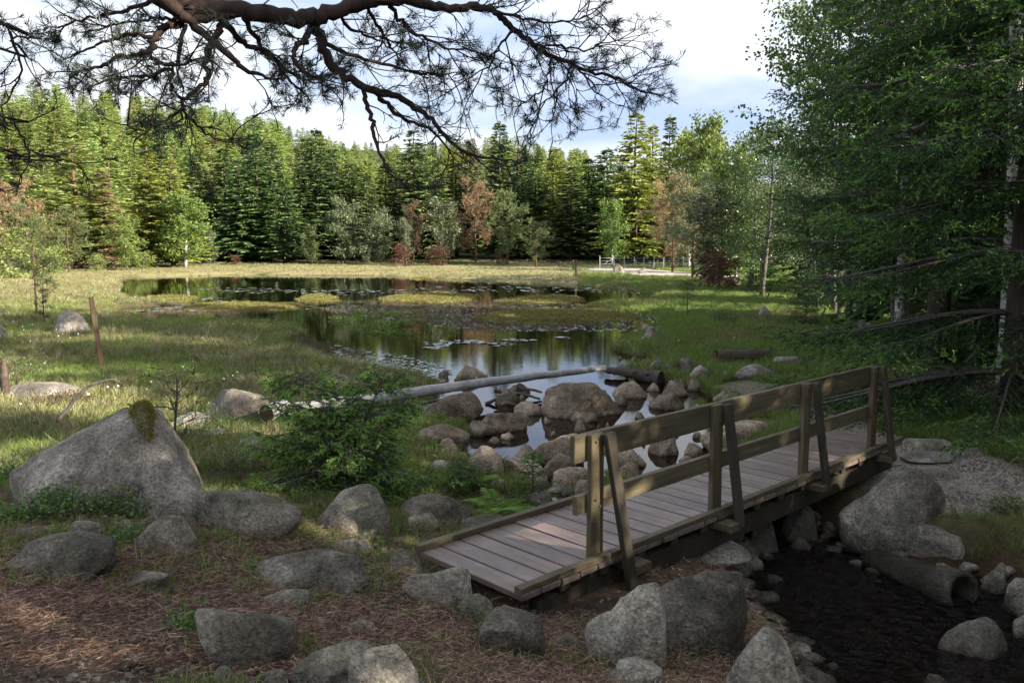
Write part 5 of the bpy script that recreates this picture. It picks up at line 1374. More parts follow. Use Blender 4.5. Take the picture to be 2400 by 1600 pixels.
def grass_mat(name, c0, c1, trans=.35, var=.3):
    return leaf_mat(name, c0, c1, trans, .6, .02, var, .02, attr=False)
G_green = grass_mat('grass_green', (0.115, 0.18, 0.034), (0.225, 0.305, 0.072))
G_mix = grass_mat('grass_olive', (0.13, 0.148, 0.042), (0.265, 0.26, 0.095))
G_tan = grass_mat('grass_tan', (0.21, 0.185, 0.095), (0.35, 0.315, 0.18))
G_ochre = grass_mat('moss_ochre', (0.125, 0.11, 0.03), (0.235, 0.20, 0.062))
G_brown = grass_mat('sedge_brown', (0.085, 0.062, 0.038), (0.17, 0.13, 0.085))
G_bright = grass_mat('bogbean_green', (0.10, 0.15, 0.03), (0.19, 0.26, 0.06))
G_dead = grass_mat('dead_straw', (0.16, 0.12, 0.07), (0.30, 0.23, 0.14))
G_litter = grass_mat('needle_litter', (0.06, 0.035, 0.024), (0.34, 0.21, 0.145), .05)
G_white = plain_mat('cotton_grass', (0.75, 0.74, 0.70), .8, .05)

def src(name, V, fs, mat):
    return bpy.data.objects.new(name, mesh_np(name, V, fs, [mat]))
gq = np.random.default_rng(91)
T_green = [src('tuft', *blades(gq, 26, .10, .10, .24, .009), G_green) for _ in range(2)]
T_mix = [src('tuft', *blades(gq, 26, .12, .08, .20, .010), G_mix) for _ in range(2)]
T_tan = [src('tuft', *blades(gq, 26, .14, .14, .34, .013, .3), G_tan) for _ in range(2)]
T_ochre = [src('tuft', *blades(gq, 30, .14, .04, .11, .016, .1, .6), G_ochre) for _ in range(2)]
T_brown = [src('tuft', *blades(gq, 12, .20, .10, .24, .008, .2, .15), G_brown) for _ in range(2)]
T_straw = [src('tuft', *blades(gq, 22, .08, .16, .34, .006, .8, .6), G_dead)]
Vb, fb = kites(np.stack([gq.normal(0, .12, 20), gq.normal(0, .12, 20), gq.uniform(.05, .2, 20)], 1), np.stack([gq.normal(0, .7, 20), gq.normal(0, .7, 20), gq.uniform(.1, 1, 20)], 1), gq.uniform(.07, .13, 20), .05)
T_bean = [src('tuft', Vb, fb, G_bright)]
nn = 60
Vl, fl = kites(np.stack([gq.uniform(-.16, .16, nn), gq.uniform(-.16, .16, nn), gq.uniform(.0, .012, nn)], 1), np.stack([gq.normal(0, 1, nn), gq.normal(0, 1, nn), gq.normal(0, .12, nn)], 1), gq.uniform(.025, .075, nn), gq.uniform(.0025, .0055, nn), None, .5)
T_lit = [src('litter', Vl, fl, G_litter)]
Vw, fw = ico(1); T_cot = [src('cotton', np.concatenate([Vw * .018 + np.array([0, 0, .28 + .0 * k]) + np.array([.0, 0, 0]) for k in range(1)]), [fw], G_white)]

def scatter(name, P, scale, sources, label, cat=None, tilt=.12, seed=0, kind='stuff', zs=None):
    n = len(P); g = np.random.default_rng(seed)
    me = mesh_np(name, P, [])
    rot = np.stack([g.normal(0, tilt, n), g.normal(0, tilt, n), g.uniform(0, 6.28, n)], 1).astype(np.float32)
    a = me.attributes.new('rot', 'FLOAT_VECTOR', 'POINT'); a.data.foreach_set('vector', rot.ravel())
    s3 = np.repeat(np.asarray(scale, dtype=np.float32)[:, None], 3, 1)
    if zs is not None: s3[:, 2] *= zs
    a = me.attributes.new('scl', 'FLOAT_VECTOR', 'POINT'); a.data.foreach_set('vector', s3.ravel())
    a = me.attributes.new('idx', 'INT', 'POINT'); a.data.foreach_set('value', g.integers(0, len(sources), n).astype(np.int32))
    o = obj(name, me, None, label, cat, None, kind)
    ng = bpy.data.node_groups.new(name, 'GeometryNodeTree')
    ng.interface.new_socket('Geometry', in_out='INPUT', socket_type='NodeSocketGeometry')
    ng.interface.new_socket('Geometry', in_out='OUTPUT', socket_type='NodeSocketGeometry')
    gi = ng.nodes.new('NodeGroupInput'); go = ng.nodes.new('NodeGroupOutput')
    iop = ng.nodes.new('GeometryNodeInstanceOnPoints'); jn = ng.nodes.new('GeometryNodeJoinGeometry')
    for s_ in sources:
        oi = ng.nodes.new('GeometryNodeObjectInfo'); oi.inputs['Object'].default_value = s_; oi.inputs['As Instance'].default_value = True
        ng.links.new(oi.outputs['Geometry'], jn.inputs[0])
    def na(nm, ty):
        x = ng.nodes.new('GeometryNodeInputNamedAttribute'); x.data_type = ty; x.inputs['Name'].default_value = nm; return x.outputs['Attribute']
    ng.links.new(gi.outputs[0], iop.inputs['Points']); ng.links.new(jn.outputs[0], iop.inputs['Instance'])
    iop.inputs['Pick Instance'].default_value = True
    ng.links.new(na('idx', 'INT'), iop.inputs['Instance Index'])
    e2r = ng.nodes.new('FunctionNodeEulerToRotation'); ng.links.new(na('rot', 'FLOAT_VECTOR'), e2r.inputs[0]); ng.links.new(e2r.outputs[0], iop.inputs['Rotation'])
    ng.links.new(na('scl', 'FLOAT_VECTOR'), iop.inputs['Scale'])
    ng.links.new(iop.outputs[0], go.inputs[0])
    md = o.modifiers.new('scatter', 'NODES'); md.node_group = ng
    return o

f_sd, f_isl, f_sedg, f_grp, f_lo, f_slope, f_dirt = [gfield(A) for A in (sdj, islj, sedg, grp, lo, slope, dirt)]
grav = np.maximum(pm([(1800,900),(1880,890),(1990,930),(2060,950),(2180,960),(2300,1000),(2420,1060),(2420,1090),(2250,1090),(2150,1080),(2080,1070),(2040,1040),(1900,985),(1850,945)], 0.4, 0.5), pm([(1320,618),(1420,614),(1560,622),(1700,630),(1700,640),(1560,634),(1400,626)], 3.0, 0.3))
grav = np.maximum(grav, pm([(2030,850),(2120,838),(2420,828),(2420,880),(2200,885),(2080,872)], 0.7, 0.6))
grav = np.maximum(grav, .7 * pm([(1640,860),(1700,850),(1780,862),(1900,880),(1930,905),(1860,925),(1760,905),(1680,890)], 0.5, 0.35))
f_grav = gfield(grav)
rk = np.array([(a, b_, c_, d_) for a, b_, c_, d_, e_ in ROCKS])
def off_rocks(x, y, k=.85):
    m_ = np.ones(len(x), bool)
    for a, b_, c_, d_ in rk:
        m_ &= ((x - a) / (c_ * k))**2 + ((y - b_) / (d_ * k))**2 > 1
    gx, gy = giant.location[0], giant.location[1]
    m_ &= ((x - gx) / .85)**2 + ((y - gy) / .7)**2 > 1
    return m_
def off_bridge(x, y):
    u_ = (x - BO[0]) * BU[0] + (y - BO[1]) * BU[1]; v2 = (x - BO[0]) * BV[0] + (y - BO[1]) * BV[1]
    return ~((u_ > -.9) & (u_ < 5.95) & (v2 > -.12) & (v2 < 1.22))
def sample(n, y0, y1, seed, p=1.0, xl=-.68, xr=.68):
    """points over the visible ground, evenly in log distance"""
    g = np.random.default_rng(seed)
    y = np.exp(g.uniform(math.log(y0), math.log(y1), n)); x = y * g.uniform(xl, xr, n)
    return x, y, g

# left and middle bog
x, y, g = sample(60000, 9.5, 60, 1)
sdv = f_sd(x, y); k = (sdv > -.05) & off_rocks(x, y) & off_bridge(x, y) & (f_slope(x, y) < .3) & (f_grav(x, y) < .3) & (x < 2 + .10 * y)
nz1 = snoise(np.stack([x, y], 1), 141, .9, 3)
gm_ = k & (nz1 + g.normal(0, .35, len(x)) > .12) & (y < 40); tm_ = k & ~gm_
P = np.stack([x, y, Hgt(x, y)], 1)
scatter('bog_grass', P[gm_], g.uniform(.4, .8, gm_.sum()) * (1 + .02 * y[gm_]), T_green + T_mix, 'green and olive grass of the bog', seed=1)
far_f = sst(22, 50, y)
tt_ = tm_ & (g.uniform(0, 1, len(x)) > far_f * .6)
scatter('bog_grass', P[tt_], g.uniform(.35, .75, tt_.sum()) * (1 + .02 * y[tt_]), T_mix + T_mix + T_mix + [T_tan[0]], 'brownish sedge-grass of the bog', seed=2)
# far pale belt
x, y, g = sample(26000, 42, 108, 3)
k = (f_sd(x, y) > -.2) & (x < .2 * y) & (f_grav(x, y) < .3)
scatter('reed_belt', np.stack([x, y, Hgt(x, y)], 1)[k], g.uniform(.5, .95, k.sum()), T_tan + T_mix + [T_mix[0]], 'pale tan sedge belt along the far shore', seed=3)
# right meadow
x, y, g = sample(52000, 9.0, 85, 4, xl=0.02, xr=.68)
k = (f_sd(x, y) > .05) & off_rocks(x, y) & off_bridge(x, y) & (f_slope(x, y) < .55) & (f_grav(x, y) < .35) & (x > 1.2 + .06 * y)
nz1 = snoise(np.stack([x, y], 1), 142, .7, 3)
k &= ~((y < 14) & (nz1 < -.25))
P = np.stack([x, y, Hgt(x, y)], 1)
gr_ = k & (nz1 + g.normal(0, .3, len(x)) > -.35)
scatter('meadow_grass', P[gr_], g.uniform(.55, 1.05, gr_.sum()) * (1 + .012 * y[gr_]), T_green + T_green + [T_mix[1]], 'fresh green grass of the right meadow', seed=4)
k2 = k & ~gr_
scatter('meadow_grass', P[k2], g.uniform(.6, 1.0, k2.sum()) * (1 + .01 * y[k2]), T_mix, 'olive grass patches of the right meadow', seed=5)
# moss islands, sedge standing in water, bogbean
x, y, g = sample(60000, 20, 75, 6, xl=-.55, xr=.3)
iv = f_isl(x, y); P = np.stack([x, y, np.maximum(Hgt(x, y), -.03)], 1)
k = (iv < .05) & (f_sd(x, y) < 0)
scatter('island_moss', P[k], g.uniform(.8, 1.5, k.sum()), T_ochre + [T_ochre[0], T_ochre[1], T_mix[0]], 'ochre moss and straw on the little islands', seed=6, zs=.55)
k = (f_sedg(x, y) < 0) & (iv > 0) & (g.uniform(0, 1, len(x)) < .75) & (snoise(P[:, :2], 151, 1.3, 3) > -.3)
scatter('water_sedge', P[k], g.uniform(.45, .9, k.sum()), T_brown, 'brown sedge stems standing in the shallow water', seed=7)
k = (f_grp(x, y) < .8) & (g.uniform(0, 1, len(x)) < .16) & (snoise(P[:, :2], 152, 1.6, 2) > -.1)
scatter('bogbean', P[k], g.uniform(.5, .9, k.sum()), T_bean, 'bright green bogbean leaves in the middle of the pond', seed=8)
# near bank grass, in tufts at rock feet and moist patches
x, y, g = sample(26000, 3.0, 11, 9, xl=-.7, xr=.75)
nz1 = snoise(np.stack([x, y], 1), 143, 1.4, 3)
foot = np.full(len(x), 9.0)
for a, b_, c_, d_ in rk:
    foot = np.minimum(foot, np.sqrt(((x - a) / (c_ + .12))**2 + ((y - b_) / (d_ + .12))**2))
k = off_rocks(x, y, .92) & off_bridge(x, y) & (f_sd(x, y) > .02) & (f_lo(x, y) > .15) & (f_grav(x, y) < .4)
band = np.exp(-((y - 7.0 - .06 * x) / .8)**2) * (x < .5)
want = .55 * band + .5 * (nz1 > .45) + .35 * (foot < 1.25) * (y > 4) + .6 * (y > 7.6) * (x < .3) + .9 * (x > 3.0)
k &= g.uniform(0, 1, len(x)) < want * .5
scatter('bank_grass', np.stack([x, y, Hgt(x, y)], 1)[k], g.uniform(.3, .7, k.sum()), T_green + [T_green[0], T_mix[0], T_straw[0]], 'short green grass on the near bank between the boulders', seed=9)
# brown needles and bits on the bare floor
x, y, g = sample(15000, 2.6, 8.6, 10, xl=-.72, xr=.35)
k = off_rocks(x, y, .9) & off_bridge(x, y) & (f_dirt(x, y) > .25) & (f_lo(x, y) > .2) & (snoise(np.stack([x, y], 1), 191, 1.8, 3) + g.normal(0, .25, len(x)) > -.5)
scatter('needle_litter', np.stack([x, y, Hgt(x, y) + .004], 1)[k], g.uniform(.5, 1.4, k.sum()), T_lit, 'fallen pine needles and bark bits on the bare floor', tilt=.06, seed=10)
# dry spruce litter on the right forest floor
x, y, g = sample(7000, 6, 22, 11, xl=.3, xr=.72)
k = (f_slope(x, y) > .35) & (f_grav(x, y) < .4) & (f_lo(x, y) > .2)
scatter('forest_litter', np.stack([x, y, Hgt(x, y) + .004], 1)[k], g.uniform(.9, 1.8, k.sum()), T_lit, 'dry twigs and needles under the right-hand spruces', tilt=.08, seed=12)
# cotton grass heads
x, y, g = sample(500, 13, 50, 13)
k = (f_sd(x, y) > .3) & (f_slope(x, y) < .3) & (f_grav(x, y) < .2) & (snoise(np.stack([x, y], 1), 160, .5, 2) > .1)
scatter('cotton_grass', np.stack([x, y, Hgt(x, y) - .12], 1)[k], g.uniform(.9, 1.3, k.sum()), T_cot, 'white cotton-grass heads dotted over the bog', seed=13)
# gravel on the landing and stones of the stream bed
Vg, fg = ico(1)
M_grav = rock_mat('gravel_stone', (0.17, 0.16, 0.15), (0.28, 0.26, 0.24), (0.40, 0.37, 0.34), 0.0, lich=.3, k=1.25)
gv = [src('pebble', rock_shape(700 + k_, 1, .5)[0] * np.array([1.1, .9, .7]), [rock_shape(700 + k_, 1, .5)[1]], M_grav) for k_ in range(3)]
x, y, g = sample(42000, 6.5, 16, 14, xl=.1, xr=.72)
k = (f_grav(x, y) > .45) & off_bridge(x, y)
scatter('gravel', np.stack([x, y, Hgt(x, y) - .004], 1)[k], g.uniform(.012, .034, k.sum()), gv, 'loose grey gravel of the landing behind the bridge', tilt=.4, seed=14)
gb = [src('pebble', rock_shape(720 + k_, 2, .5)[0] * np.array([1.2, 1, .6]), [rock_shape(720 + k_, 2, .5)[1]], M_rockd) for k_ in range(3)]
x, y, g = sample(2600, 3.5, 11, 15, xl=.05, xr=.75)
k = ((f_lo(x, y) < .1) | ((f_sd(x, y) < .1) & (y < 14)))
scatter('bed_stones', np.stack([x, y, Hgt(x, y) - .02], 1)[k], g.uniform(.06, .24, k.sum()), gb, 'brown stones on the stream bed under water', tilt=.3, seed=15)
# grit and small stones on the bare floor
x, y, g = sample(2200, 2.6, 7.5, 16, xl=-.7, xr=.3)
k = off_rocks(x, y, 1.0) & off_bridge(x, y) & (f_dirt(x, y) > .2) & (f_lo(x, y) > .2)
scatter('grit', np.stack([x, y, Hgt(x, y) - .006], 1)[k], g.uniform(.012, .05, k.sum()), gb, 'grit and thumbnail stones scattered on the bare floor', tilt=.4, seed=16)
# tufts on the far bank of the lower stream
g = np.random.default_rng(17)
x = g.uniform(3.2, 11, 7000); y = g.uniform(3.5, 10.5, 7000)
k = off_rocks(x, y, .95) & off_bridge(x, y) & (f_lo(x, y) > .3) & (f_grav(x, y) < .3) & (snoise(np.stack([x, y], 1), 181, 1.7, 3) + g.normal(0, .2, len(x)) > -.05)
scatter('stream_bank_grass', np.stack([x, y, Hgt(x, y)], 1)[k], g.uniform(.35, .85, k.sum()), T_green + T_straw + [T_mix[0]], 'grass tufts and dry straw on the far bank of the lower stream', seed=17)
# ------------------------------------------------------------------ logs, pipe, posts
M_silver = wood_mat('silver_log', (0.32, 0.30, 0.29), (0.62, 0.60, 0.58), (0.10, 0.09, 0.07), 0.35, 'X', .75, .5)
M_rot = wood_mat('rotten_log', (0.035, 0.024, 0.02), (0.13, 0.095, 0.075), (0.08, 0.08, 0.05), 0.4, 'X', .85, .6)
M_end = wood_mat('cut_end', (0.03, 0.02, 0.014), (0.10, 0.07, 0.045), (0.05, 0.04, 0.03), .3, 'Y', .8, .3)
M_drift = wood_mat('driftwood', (0.05, 0.036, 0.03), (0.17, 0.125, 0.10), (0.05, 0.045, 0.03), .3, 'X', .8, .4)
M_conc = rock_mat('concrete', (0.16, 0.15, 0.13), (0.23, 0.215, 0.185), (0.30, 0.285, 0.25), .45, wet=-.35, lich=.05, k=.42)
M_stake = wood_mat('stake_wood', (0.05, 0.032, 0.022), (0.15, 0.09, 0.06), (0.07, 0.075, 0.03), .35, 'Z', .8, .3)
M_dark = plain_mat('pipe_inside', (0.02, 0.018, 0.016), .9)
M_galv = plain_mat('galvanised_steel', (0.24, 0.25, 0.26), .5, .1, 30, .5, .1)

def log(name, label, P, r0, r1, k=14, n=26, wob=.03, mat=M_silver, knots=6, cat='log', bend=0.0):
    P = np.array(P, float); c = P.mean(0); d = P[-1] - P[0]; L = np.linalg.norm(d)
    X = norm(d); Yv = norm(np.cross([0, 0, 1.0], X)); Zv = np.cross(X, Yv)
    M = Matrix((Vector(X), Vector(Yv), Vector(Zv))).transposed()
    q = smooth_path(P, n); q[1:-1] += rng.normal(0, .004, (n - 2, 3))
    loc = (q - c) @ np.stack([X, Yv, Zv], 1)
    mb = MB(); V, fs = tube(loc, np.linspace(r0, r1, n) * (1 + rng.normal(0, wob * .4, n)), k, False, wob); mb.add(V, fs)
    nV = len(V)
    for i in range(knots):
        t_ = rng.uniform(.1, .9); k_ = int(t_ * (n - 1)); a = rng.uniform(-.6, 3.7); rr = r0 + (r1 - r0) * t_
        o_ = np.array([rng.uniform(-.2, .4), math.cos(a), math.sin(a)])
        V, fs = tube([loc[k_] + o_ * rr * .7, loc[k_] + o_ * rr * (1.25 + rng.uniform(0, .5))], [rr * .22, rr * .1], 5); mb.add(V, fs)
    me = mb.mesh(name, [mat], True)
    o = obj(name, me, None, label, cat, None, None, tuple(c)); o.rotation_euler = M.to_euler()
    for s_, i0, r_ in ((0, 0, r0), (1, n - 1, r1)):
        ring = loc[i0] + np.stack([np.full(16, (-.004, .004)[s_]), r_ * .97 * np.cos(np.linspace(0, 6.28, 16, endpoint=False)), r_ * .97 * np.sin(np.linspace(0, 6.28, 16, endpoint=False))], 1)
        V = np.vstack([ring, loc[i0] + [(-.006, .006)[s_], 0, 0]]); f = np.array([[16, (j + 1) % 16, j] if s_ == 0 else [16, j, (j + 1) % 16] for j in range(16)])
        obj('cut_end', mesh_np('cut_end', V, [f], [M_end]), o)
    return o
a = at(655 * DS, 945 * DS, 12.6); b_ = at(1388 * DS, 845 * DS, 17.8)
log('fallen_log', 'long silver-grey barkless log lying across the outlet', [a, (a + b_) / 2 + [0, 0, .03], b_], .115, .062, knots=9)
a = at(612 * DS, 950 * DS, 12.2); b_ = at(655 * DS, 934 * DS, 12.62)
log('log_piece', 'short sawn log piece with a dark cut end beside the silver log', [a, (a + b_) / 2, b_], .135, .115, n=8, knots=0)
p = hit(1600 + 390 / 2.851, 600 + 722 / 2.851); Yl = p[1] + .15
a = at(1600 + 212 / 2.851, 600 + 684 / 2.851, Yl); b_ = at(1600 + 574 / 2.851, 600 + 678 / 2.851, Yl + .1)
log('short_log', 'short thick dark log lying in the grass on the right bank', [a, (a + b_) / 2, b_], .20, .20, mat=M_rot, knots=2, wob=.05)
p = hit(900 + 1400 / 2.352, 550 + 815 / 2.352)
a = at(900 + 1225 / 2.352, 550 + 745 / 2.352, p[1] + .9); b_ = at(900 + 1525 / 2.352, 550 + 798 / 2.352, p[1])
log('rotten_log', 'dark rotting log at the water end of the right bank', [a, (a + b_) / 2 + [0, 0, .04], b_], .07, .17, mat=M_rot, knots=4, wob=.09)
# driftwood sticks under the silver log
for i, (x0, y0, x1, y1) in enumerate(((610, 860, 800, 925), (640, 935, 740, 942), (700, 870, 860, 905), (560, 930, 720, 880), (150, 935, 420, 905), (60, 940, 230, 925), (750, 850, 870, 868))):
    p = hit(900 + (x0 + x1) / 2 / 2.352, 550 + (y0 + y1) / 2 / 2.352 + 12)
    a = at(900 + x0 / 2.352, 550 + y0 / 2.352, p[1]); b_ = at(900 + x1 / 2.352, 550 + y1 / 2.352, p[1] + rng.uniform(-.2, .3))
    o = log('driftwood', 'grey-brown driftwood pole jammed under the silver log', [a, (a + b_) / 2 + [0, 0, .02], b_], .035, .022, 8, 8, .08, M_drift, 1, 'driftwood'); o['group'] = 'driftwood under the silver log'

# concrete pipe with a socket at its open end
a = at(2008 * DS, 1298 * DS, 8.35); b_ = at(2212 * DS, 1362 * DS, 7.35)
d = norm(b_ - a); n = 14; L = np.linalg.norm(b_ - a)
prof_ = [(0, .0), (0, .175), (.62, .175), (.72, .18), (.78, .205), (1.0, .205), (1.0, .15), (.8, .15), (.8, .0)]
X = d; Yv = norm(np.cross([0, 0, 1.0], X)); Zv = np.cross(X, Yv)
k = 28; V = []; th = np.linspace(0, 2 * np.pi, k, endpoint=False)
for s_, r_ in prof_:
    V.append(np.stack([np.full(k, s_ * L), r_ * np.cos(th), r_ * np.sin(th)], 1))
V = np.concatenate(V); V[:, 1:] *= (1 + .012 * snoise(V, 88, 9, 2))[:, None]
i = np.arange(len(prof_) - 1)[:, None] * k; j = np.arange(k)[None]; f = np.stack([i + j, i + (j + 1) % k, i + k + (j + 1) % k, i + k + j], -1).reshape(-1, 4)
o = obj('concrete_pipe', mesh_np('concrete_pipe', V, [f], [M_conc], True, midx=None), None, 'old concrete drain pipe lying half sunk in the lower stream', 'pipe', None, None, tuple(a))
o.rotation_euler = Matrix((Vector(X), Vector(Yv), Vector(Zv))).transposed().to_euler()

# stake on the bog, posts by the far path
def stake(name, label, xb, yb, xt, yt, w_, mat=M_stake, Yd=None, group=None):
    p = dhit(xb, yb) if Yd is None else at(xb * DS, yb * DS, Yd)
    q = at(xt * DS, yt * DS, p[1]); d_ = q - p; ln = np.linalg.norm(d_) + .3
    me = bev_box(w_, w_, ln, w_ * .06, 5, w_ * .02, 3); me.materials.append(mat)
    o = obj(name, me, None, label, 'post', group)
    z = Vector(norm(d_)); x_ = (Vector((.9, .4, 0)) - z * Vector((.9, .4, 0)).dot(z)).normalized()
    o.matrix_world = Matrix.Translation(Vector((p + q) / 2 - norm(d_) * .15)) @ Matrix((x_, z.cross(x_), z)).transposed().to_4x4()
    return o
stake('wooden_stake', 'tall leaning wooden stake standing in the left bog', 235, 846, 209, 682, .10)
stake('wooden_post', 'dark post in the meadow in front of the far path', 1324, 636, 1322, 596, .16)
stake('wooden_post', 'shorter thin post beside the dark post near the far path', 1317, 622, 1316, 597, .12)
stake('wooden_post', 'thin grey post left of the far path posts', 1283, 612, 1283, 597, .10)
# broken dark stump at the left edge
p = dhit(8, 915); q = at(8 * DS, 822 * DS, p[1])
P = np.array([p - [0, 0, .2], p + (q - p) * .4 + [.03, 0, 0], p + (q - p) * .8, q])
mb = MB(); V, fs = tube(smooth_path(P, 10), np.linspace(.075, .05, 10) * (1 + rng.normal(0, .08, 10)), 9, True, .14); mb.add(V, fs)
obj('tree_stump', mb.mesh('tree_stump', [M_rot], True), None, 'thin broken black stump at the left edge', 'stump')

# ------------------------------------------------------------------ far fence with gate, picnic table
def fpt(x, y=628): 
    p = dhit(x, y); return p
Yf = 88.0
def fp(x): 
    P = at(x * DS, 600, Yf); return np.array([P[0], Yf + (x - 1378) * .012, Hgt(P[0], Yf)[0]])
fence = thing('fence', 'low wire fence with pale metal posts beside the far path', 'fence', tuple(fp(1378)))
fo = np.array(fence.location)
fx = [1412, 1436, 1460, 1484, 1508, 1532, 1556, 1580, 1606, 1632]
for i, x in enumerate(fx):
    p = fp(x) - fo; me = bev_box(.09, .09, 1.35, .01); me.materials.append(M_galv); o = obj('post', me, fence); o.location = (p[0], p[1], p[2] + .55)
for h_ in (.3, .55, .8, 1.05):
    V, fs = tube(np.array([fp(x) - fo + [0, 0, h_] for x in fx]), .012, 4, False); mb = MB(); mb.add(V, fs); obj('wire', mb.mesh('wire', [M_galv]), fence)
gate = thing('gate', 'pale metal gate at the left end of the far fence', 'gate', tuple(fp(1378)))
go_ = np.array(gate.location)
for x in (1378, 1410):
    p = fp(x) - go_; me = bev_box(.11, .11, 1.5, .01); me.materials.append(M_galv); o = obj('gate_post', me, gate); o.location = (p[0], p[1], p[2] + .6)
for h_ in (.2, .5, .8, 1.1):
    V, fs = tube(np.array([fp(1380) - go_ + [0, 0, h_], fp(1408) - go_ + [0, 0, h_]]), .025, 6); mb = MB(); mb.add(V, fs); obj('bar', mb.mesh('bar', [M_galv]), gate)
V, fs = tube(np.array([fp(1380) - go_ + [0, 0, .2], fp(1408) - go_ + [0, 0, 1.1]]), .025, 6); mb = MB(); mb.add(V, fs); obj('diagonal_bar', mb.mesh('diagonal_bar', [M_galv]), gate)
pt_ = fp(1572); pt_[1] += 3; pt_[2] = Hgt(pt_[0], pt_[1])[0]
tab = thing('picnic_table', 'dark wooden picnic table behind the far fence', 'table', tuple(pt_))
for nm, sx, sy, sz, x_, y_, z_ in (('table_top', 2.0, .8, .07, 0, 0, .75), ('bench', 2.0, .28, .06, 0, -.7, .45), ('bench', 2.0, .28, .06, 0, .7, .45), ('frame', .09, 1.6, .1, -.7, 0, .36), ('frame', .09, 1.6, .1, .7, 0, .36)):
    me = bev_box(sx, sy, sz, .008); me.materials.append(M_rot); o = obj(nm, me, tab); o.location = (x_, y_, z_)
for sx in (-.7, .7):
    for sy in (-1, 1):
        V, fs = tube([[sx, sy * .62, -.05], [sx, sy * .28, .74]], .055, 4); mb = MB(); mb.add(V, fs); obj('leg', mb.mesh('leg', [M_rot]), tab)

# ------------------------------------------------------------------ small plants
def fern(label, x, y, n, L, seed, group=None):
    p = dhit(x, y); g = np.random.default_rng(seed)
    e = thing('fern', label, 'fern', tuple(p + np.array([0, 0, -.01])), 0, group)
    for i in range(n):
        a = i / n * 6.28 + g.normal(0, .3); l = L * g.uniform(.75, 1.15); s = np.linspace(0, 1, 16)
        o_ = np.array([math.cos(a), math.sin(a), 0]); el = g.uniform(.7, 1.2)
        P = o_ * (l * (s * .85))[:, None]; P[:, 2] = l * (el * s * .75 - .55 * s**2.2)
        T_ = norm(np.gradient(P, axis=0)); side = norm(np.cross(T_, [0, 0, 1.0]))
        mb = MB(); V, fs = tube(P, np.linspace(.004, .001, 16), 4, False); mb.add(V, fs, .1)
        st = np.repeat(np.linspace(.14, .99, 26), 1); 
        for sd_ in (-1, 1):
            B_ = np.stack([np.interp(st, s, P[:, c_]) for c_ in range(3)], 1); S_ = np.stack([np.interp(st, s, side[:, c_]) for c_ in range(3)], 1); TT = np.stack([np.interp(st, s, T_[:, c_]) for c_ in range(3)], 1)
            ln_ = l * .30 * np.sin(np.pi * np.clip(st * .86 + .12, 0, 1)) ** .8 * (1.05 - .55 * st)
            dr_ = S_ * sd_ + TT * .35 + np.array([0, 0, -.22]) + g.normal(0, .05, S_.shape)
            V, fs = kites(B_, dr_, ln_, l * .042, np.cross(dr_, np.cross(TT, dr_)) * 0 + np.array([0, 0, 1.0]) + g.normal(0, .1, S_.shape), .3); mb.add(V, fs, np.repeat(g.uniform(.2, 1, len(st)), 4))
        obj('frond', mb.mesh('frond', [M_fern]), e)
fern('large bright fern arching beside the left kerb of the bridge', 1150, 1178, 13, .50, 1)
fern('lighter fern clump just behind the large bright fern', 1085, 1118, 10, .36, 2)
fern('small fern at the right foot of the giant boulder', 372, 1178, 8, .26, 3)
fern('tiny fern growing at the outlet shore left of the long low rock', 990, 1030, 8, .24, 4)
fern('fern in the grass behind the giant boulder', 440, 925, 8, .30, 5)

def shrub(label, x, y, wpx, hpx, seed, n=260, ls=.028, name='bilberry_shrub', mat=None, cat='shrub', group=None, grass=False):
    p = dhit(x, y); W_ = wpx * DS / F * p[1] * .5; H_ = hpx * DS / F * p[1]; g = np.random.default_rng(seed)
    e = thing(name, label, cat, tuple(p + np.array([0, W_ * .5, -.02])), 0, group)
    st = MB(); B_, D_ = [], []
    ns = max(8, int(n / 16))
    for i in range(ns):
        a = g.uniform(0, 6.28); r_ = W_ * math.sqrt(g.uniform(0, 1)); b0 = np.array([r_ * .75 * math.cos(a), r_ * .5 * math.sin(a), 0])
        tip = b0 * 1.3 + np.array([g.normal(0, .25) * H_, g.normal(0, .25) * H_, H_ * g.uniform(.55, 1.05) * (1 - .35 * (r_ / W_)**2)])
        q = smooth_path(np.array([b0, (b0 + tip) / 2 + g.normal(0, .08 * H_, 3), tip]), 5)
        V, fs = tube(q, np.linspace(.004, .0015, 5), 3, False); st.add(V, fs)
        k_ = int(n / ns); t_ = g.uniform(.25, 1.05, k_); c_ = q[0] + (q[-1] - q[0]) * t_[:, None] + g.normal(0, .10 * H_ + .012, (k_, 3)); c_[:, 2] = np.maximum(c_[:, 2], .01)
        B_.append(c_); d_ = g.normal(0, 1, (k_, 3)); d_[:, 2] = np.abs(d_[:, 2]) * .5; D_.append(d_)
    obj('stems', st.mesh('stems', [M_twig]), e)['kind'] = 'stuff'
    B_, D_ = np.concatenate(B_), np.concatenate(D_); l = ls * g.uniform(.7, 1.3, len(B_))
    V, fs = kites(B_, D_, l, l * .62); obj('leaves', mesh_np('leaves', V, fs, [mat or M_berry]), e)['kind'] = 'stuff'
    return e
shrub('dense bilberry bush along the foot of the giant boulder, right part', 265, 1192, 190, 72, 1, 1500)
shrub('dense bilberry bush along the foot of the giant boulder, left part', 120, 1198, 180, 78, 2, 1500)
shrub('low bilberry growth at the bottom left edge under the giant boulder', 20, 1205, 90, 60, 3, 500)
shrub('bilberry bush above the left flank of the giant boulder', 35, 1105, 120, 60, 4, 900)
shrub('upright leafy bilberry sprig left of the squat round boulder', 282, 1262, 80, 82, 5, 420)
shrub('small bilberry sprig on top of the long lumpy boulder', 245, 1262, 40, 40, 6, 120)
shrub('leafy sprig at the right foot of the giant boulder', 420, 1205, 50, 38, 7, 200)
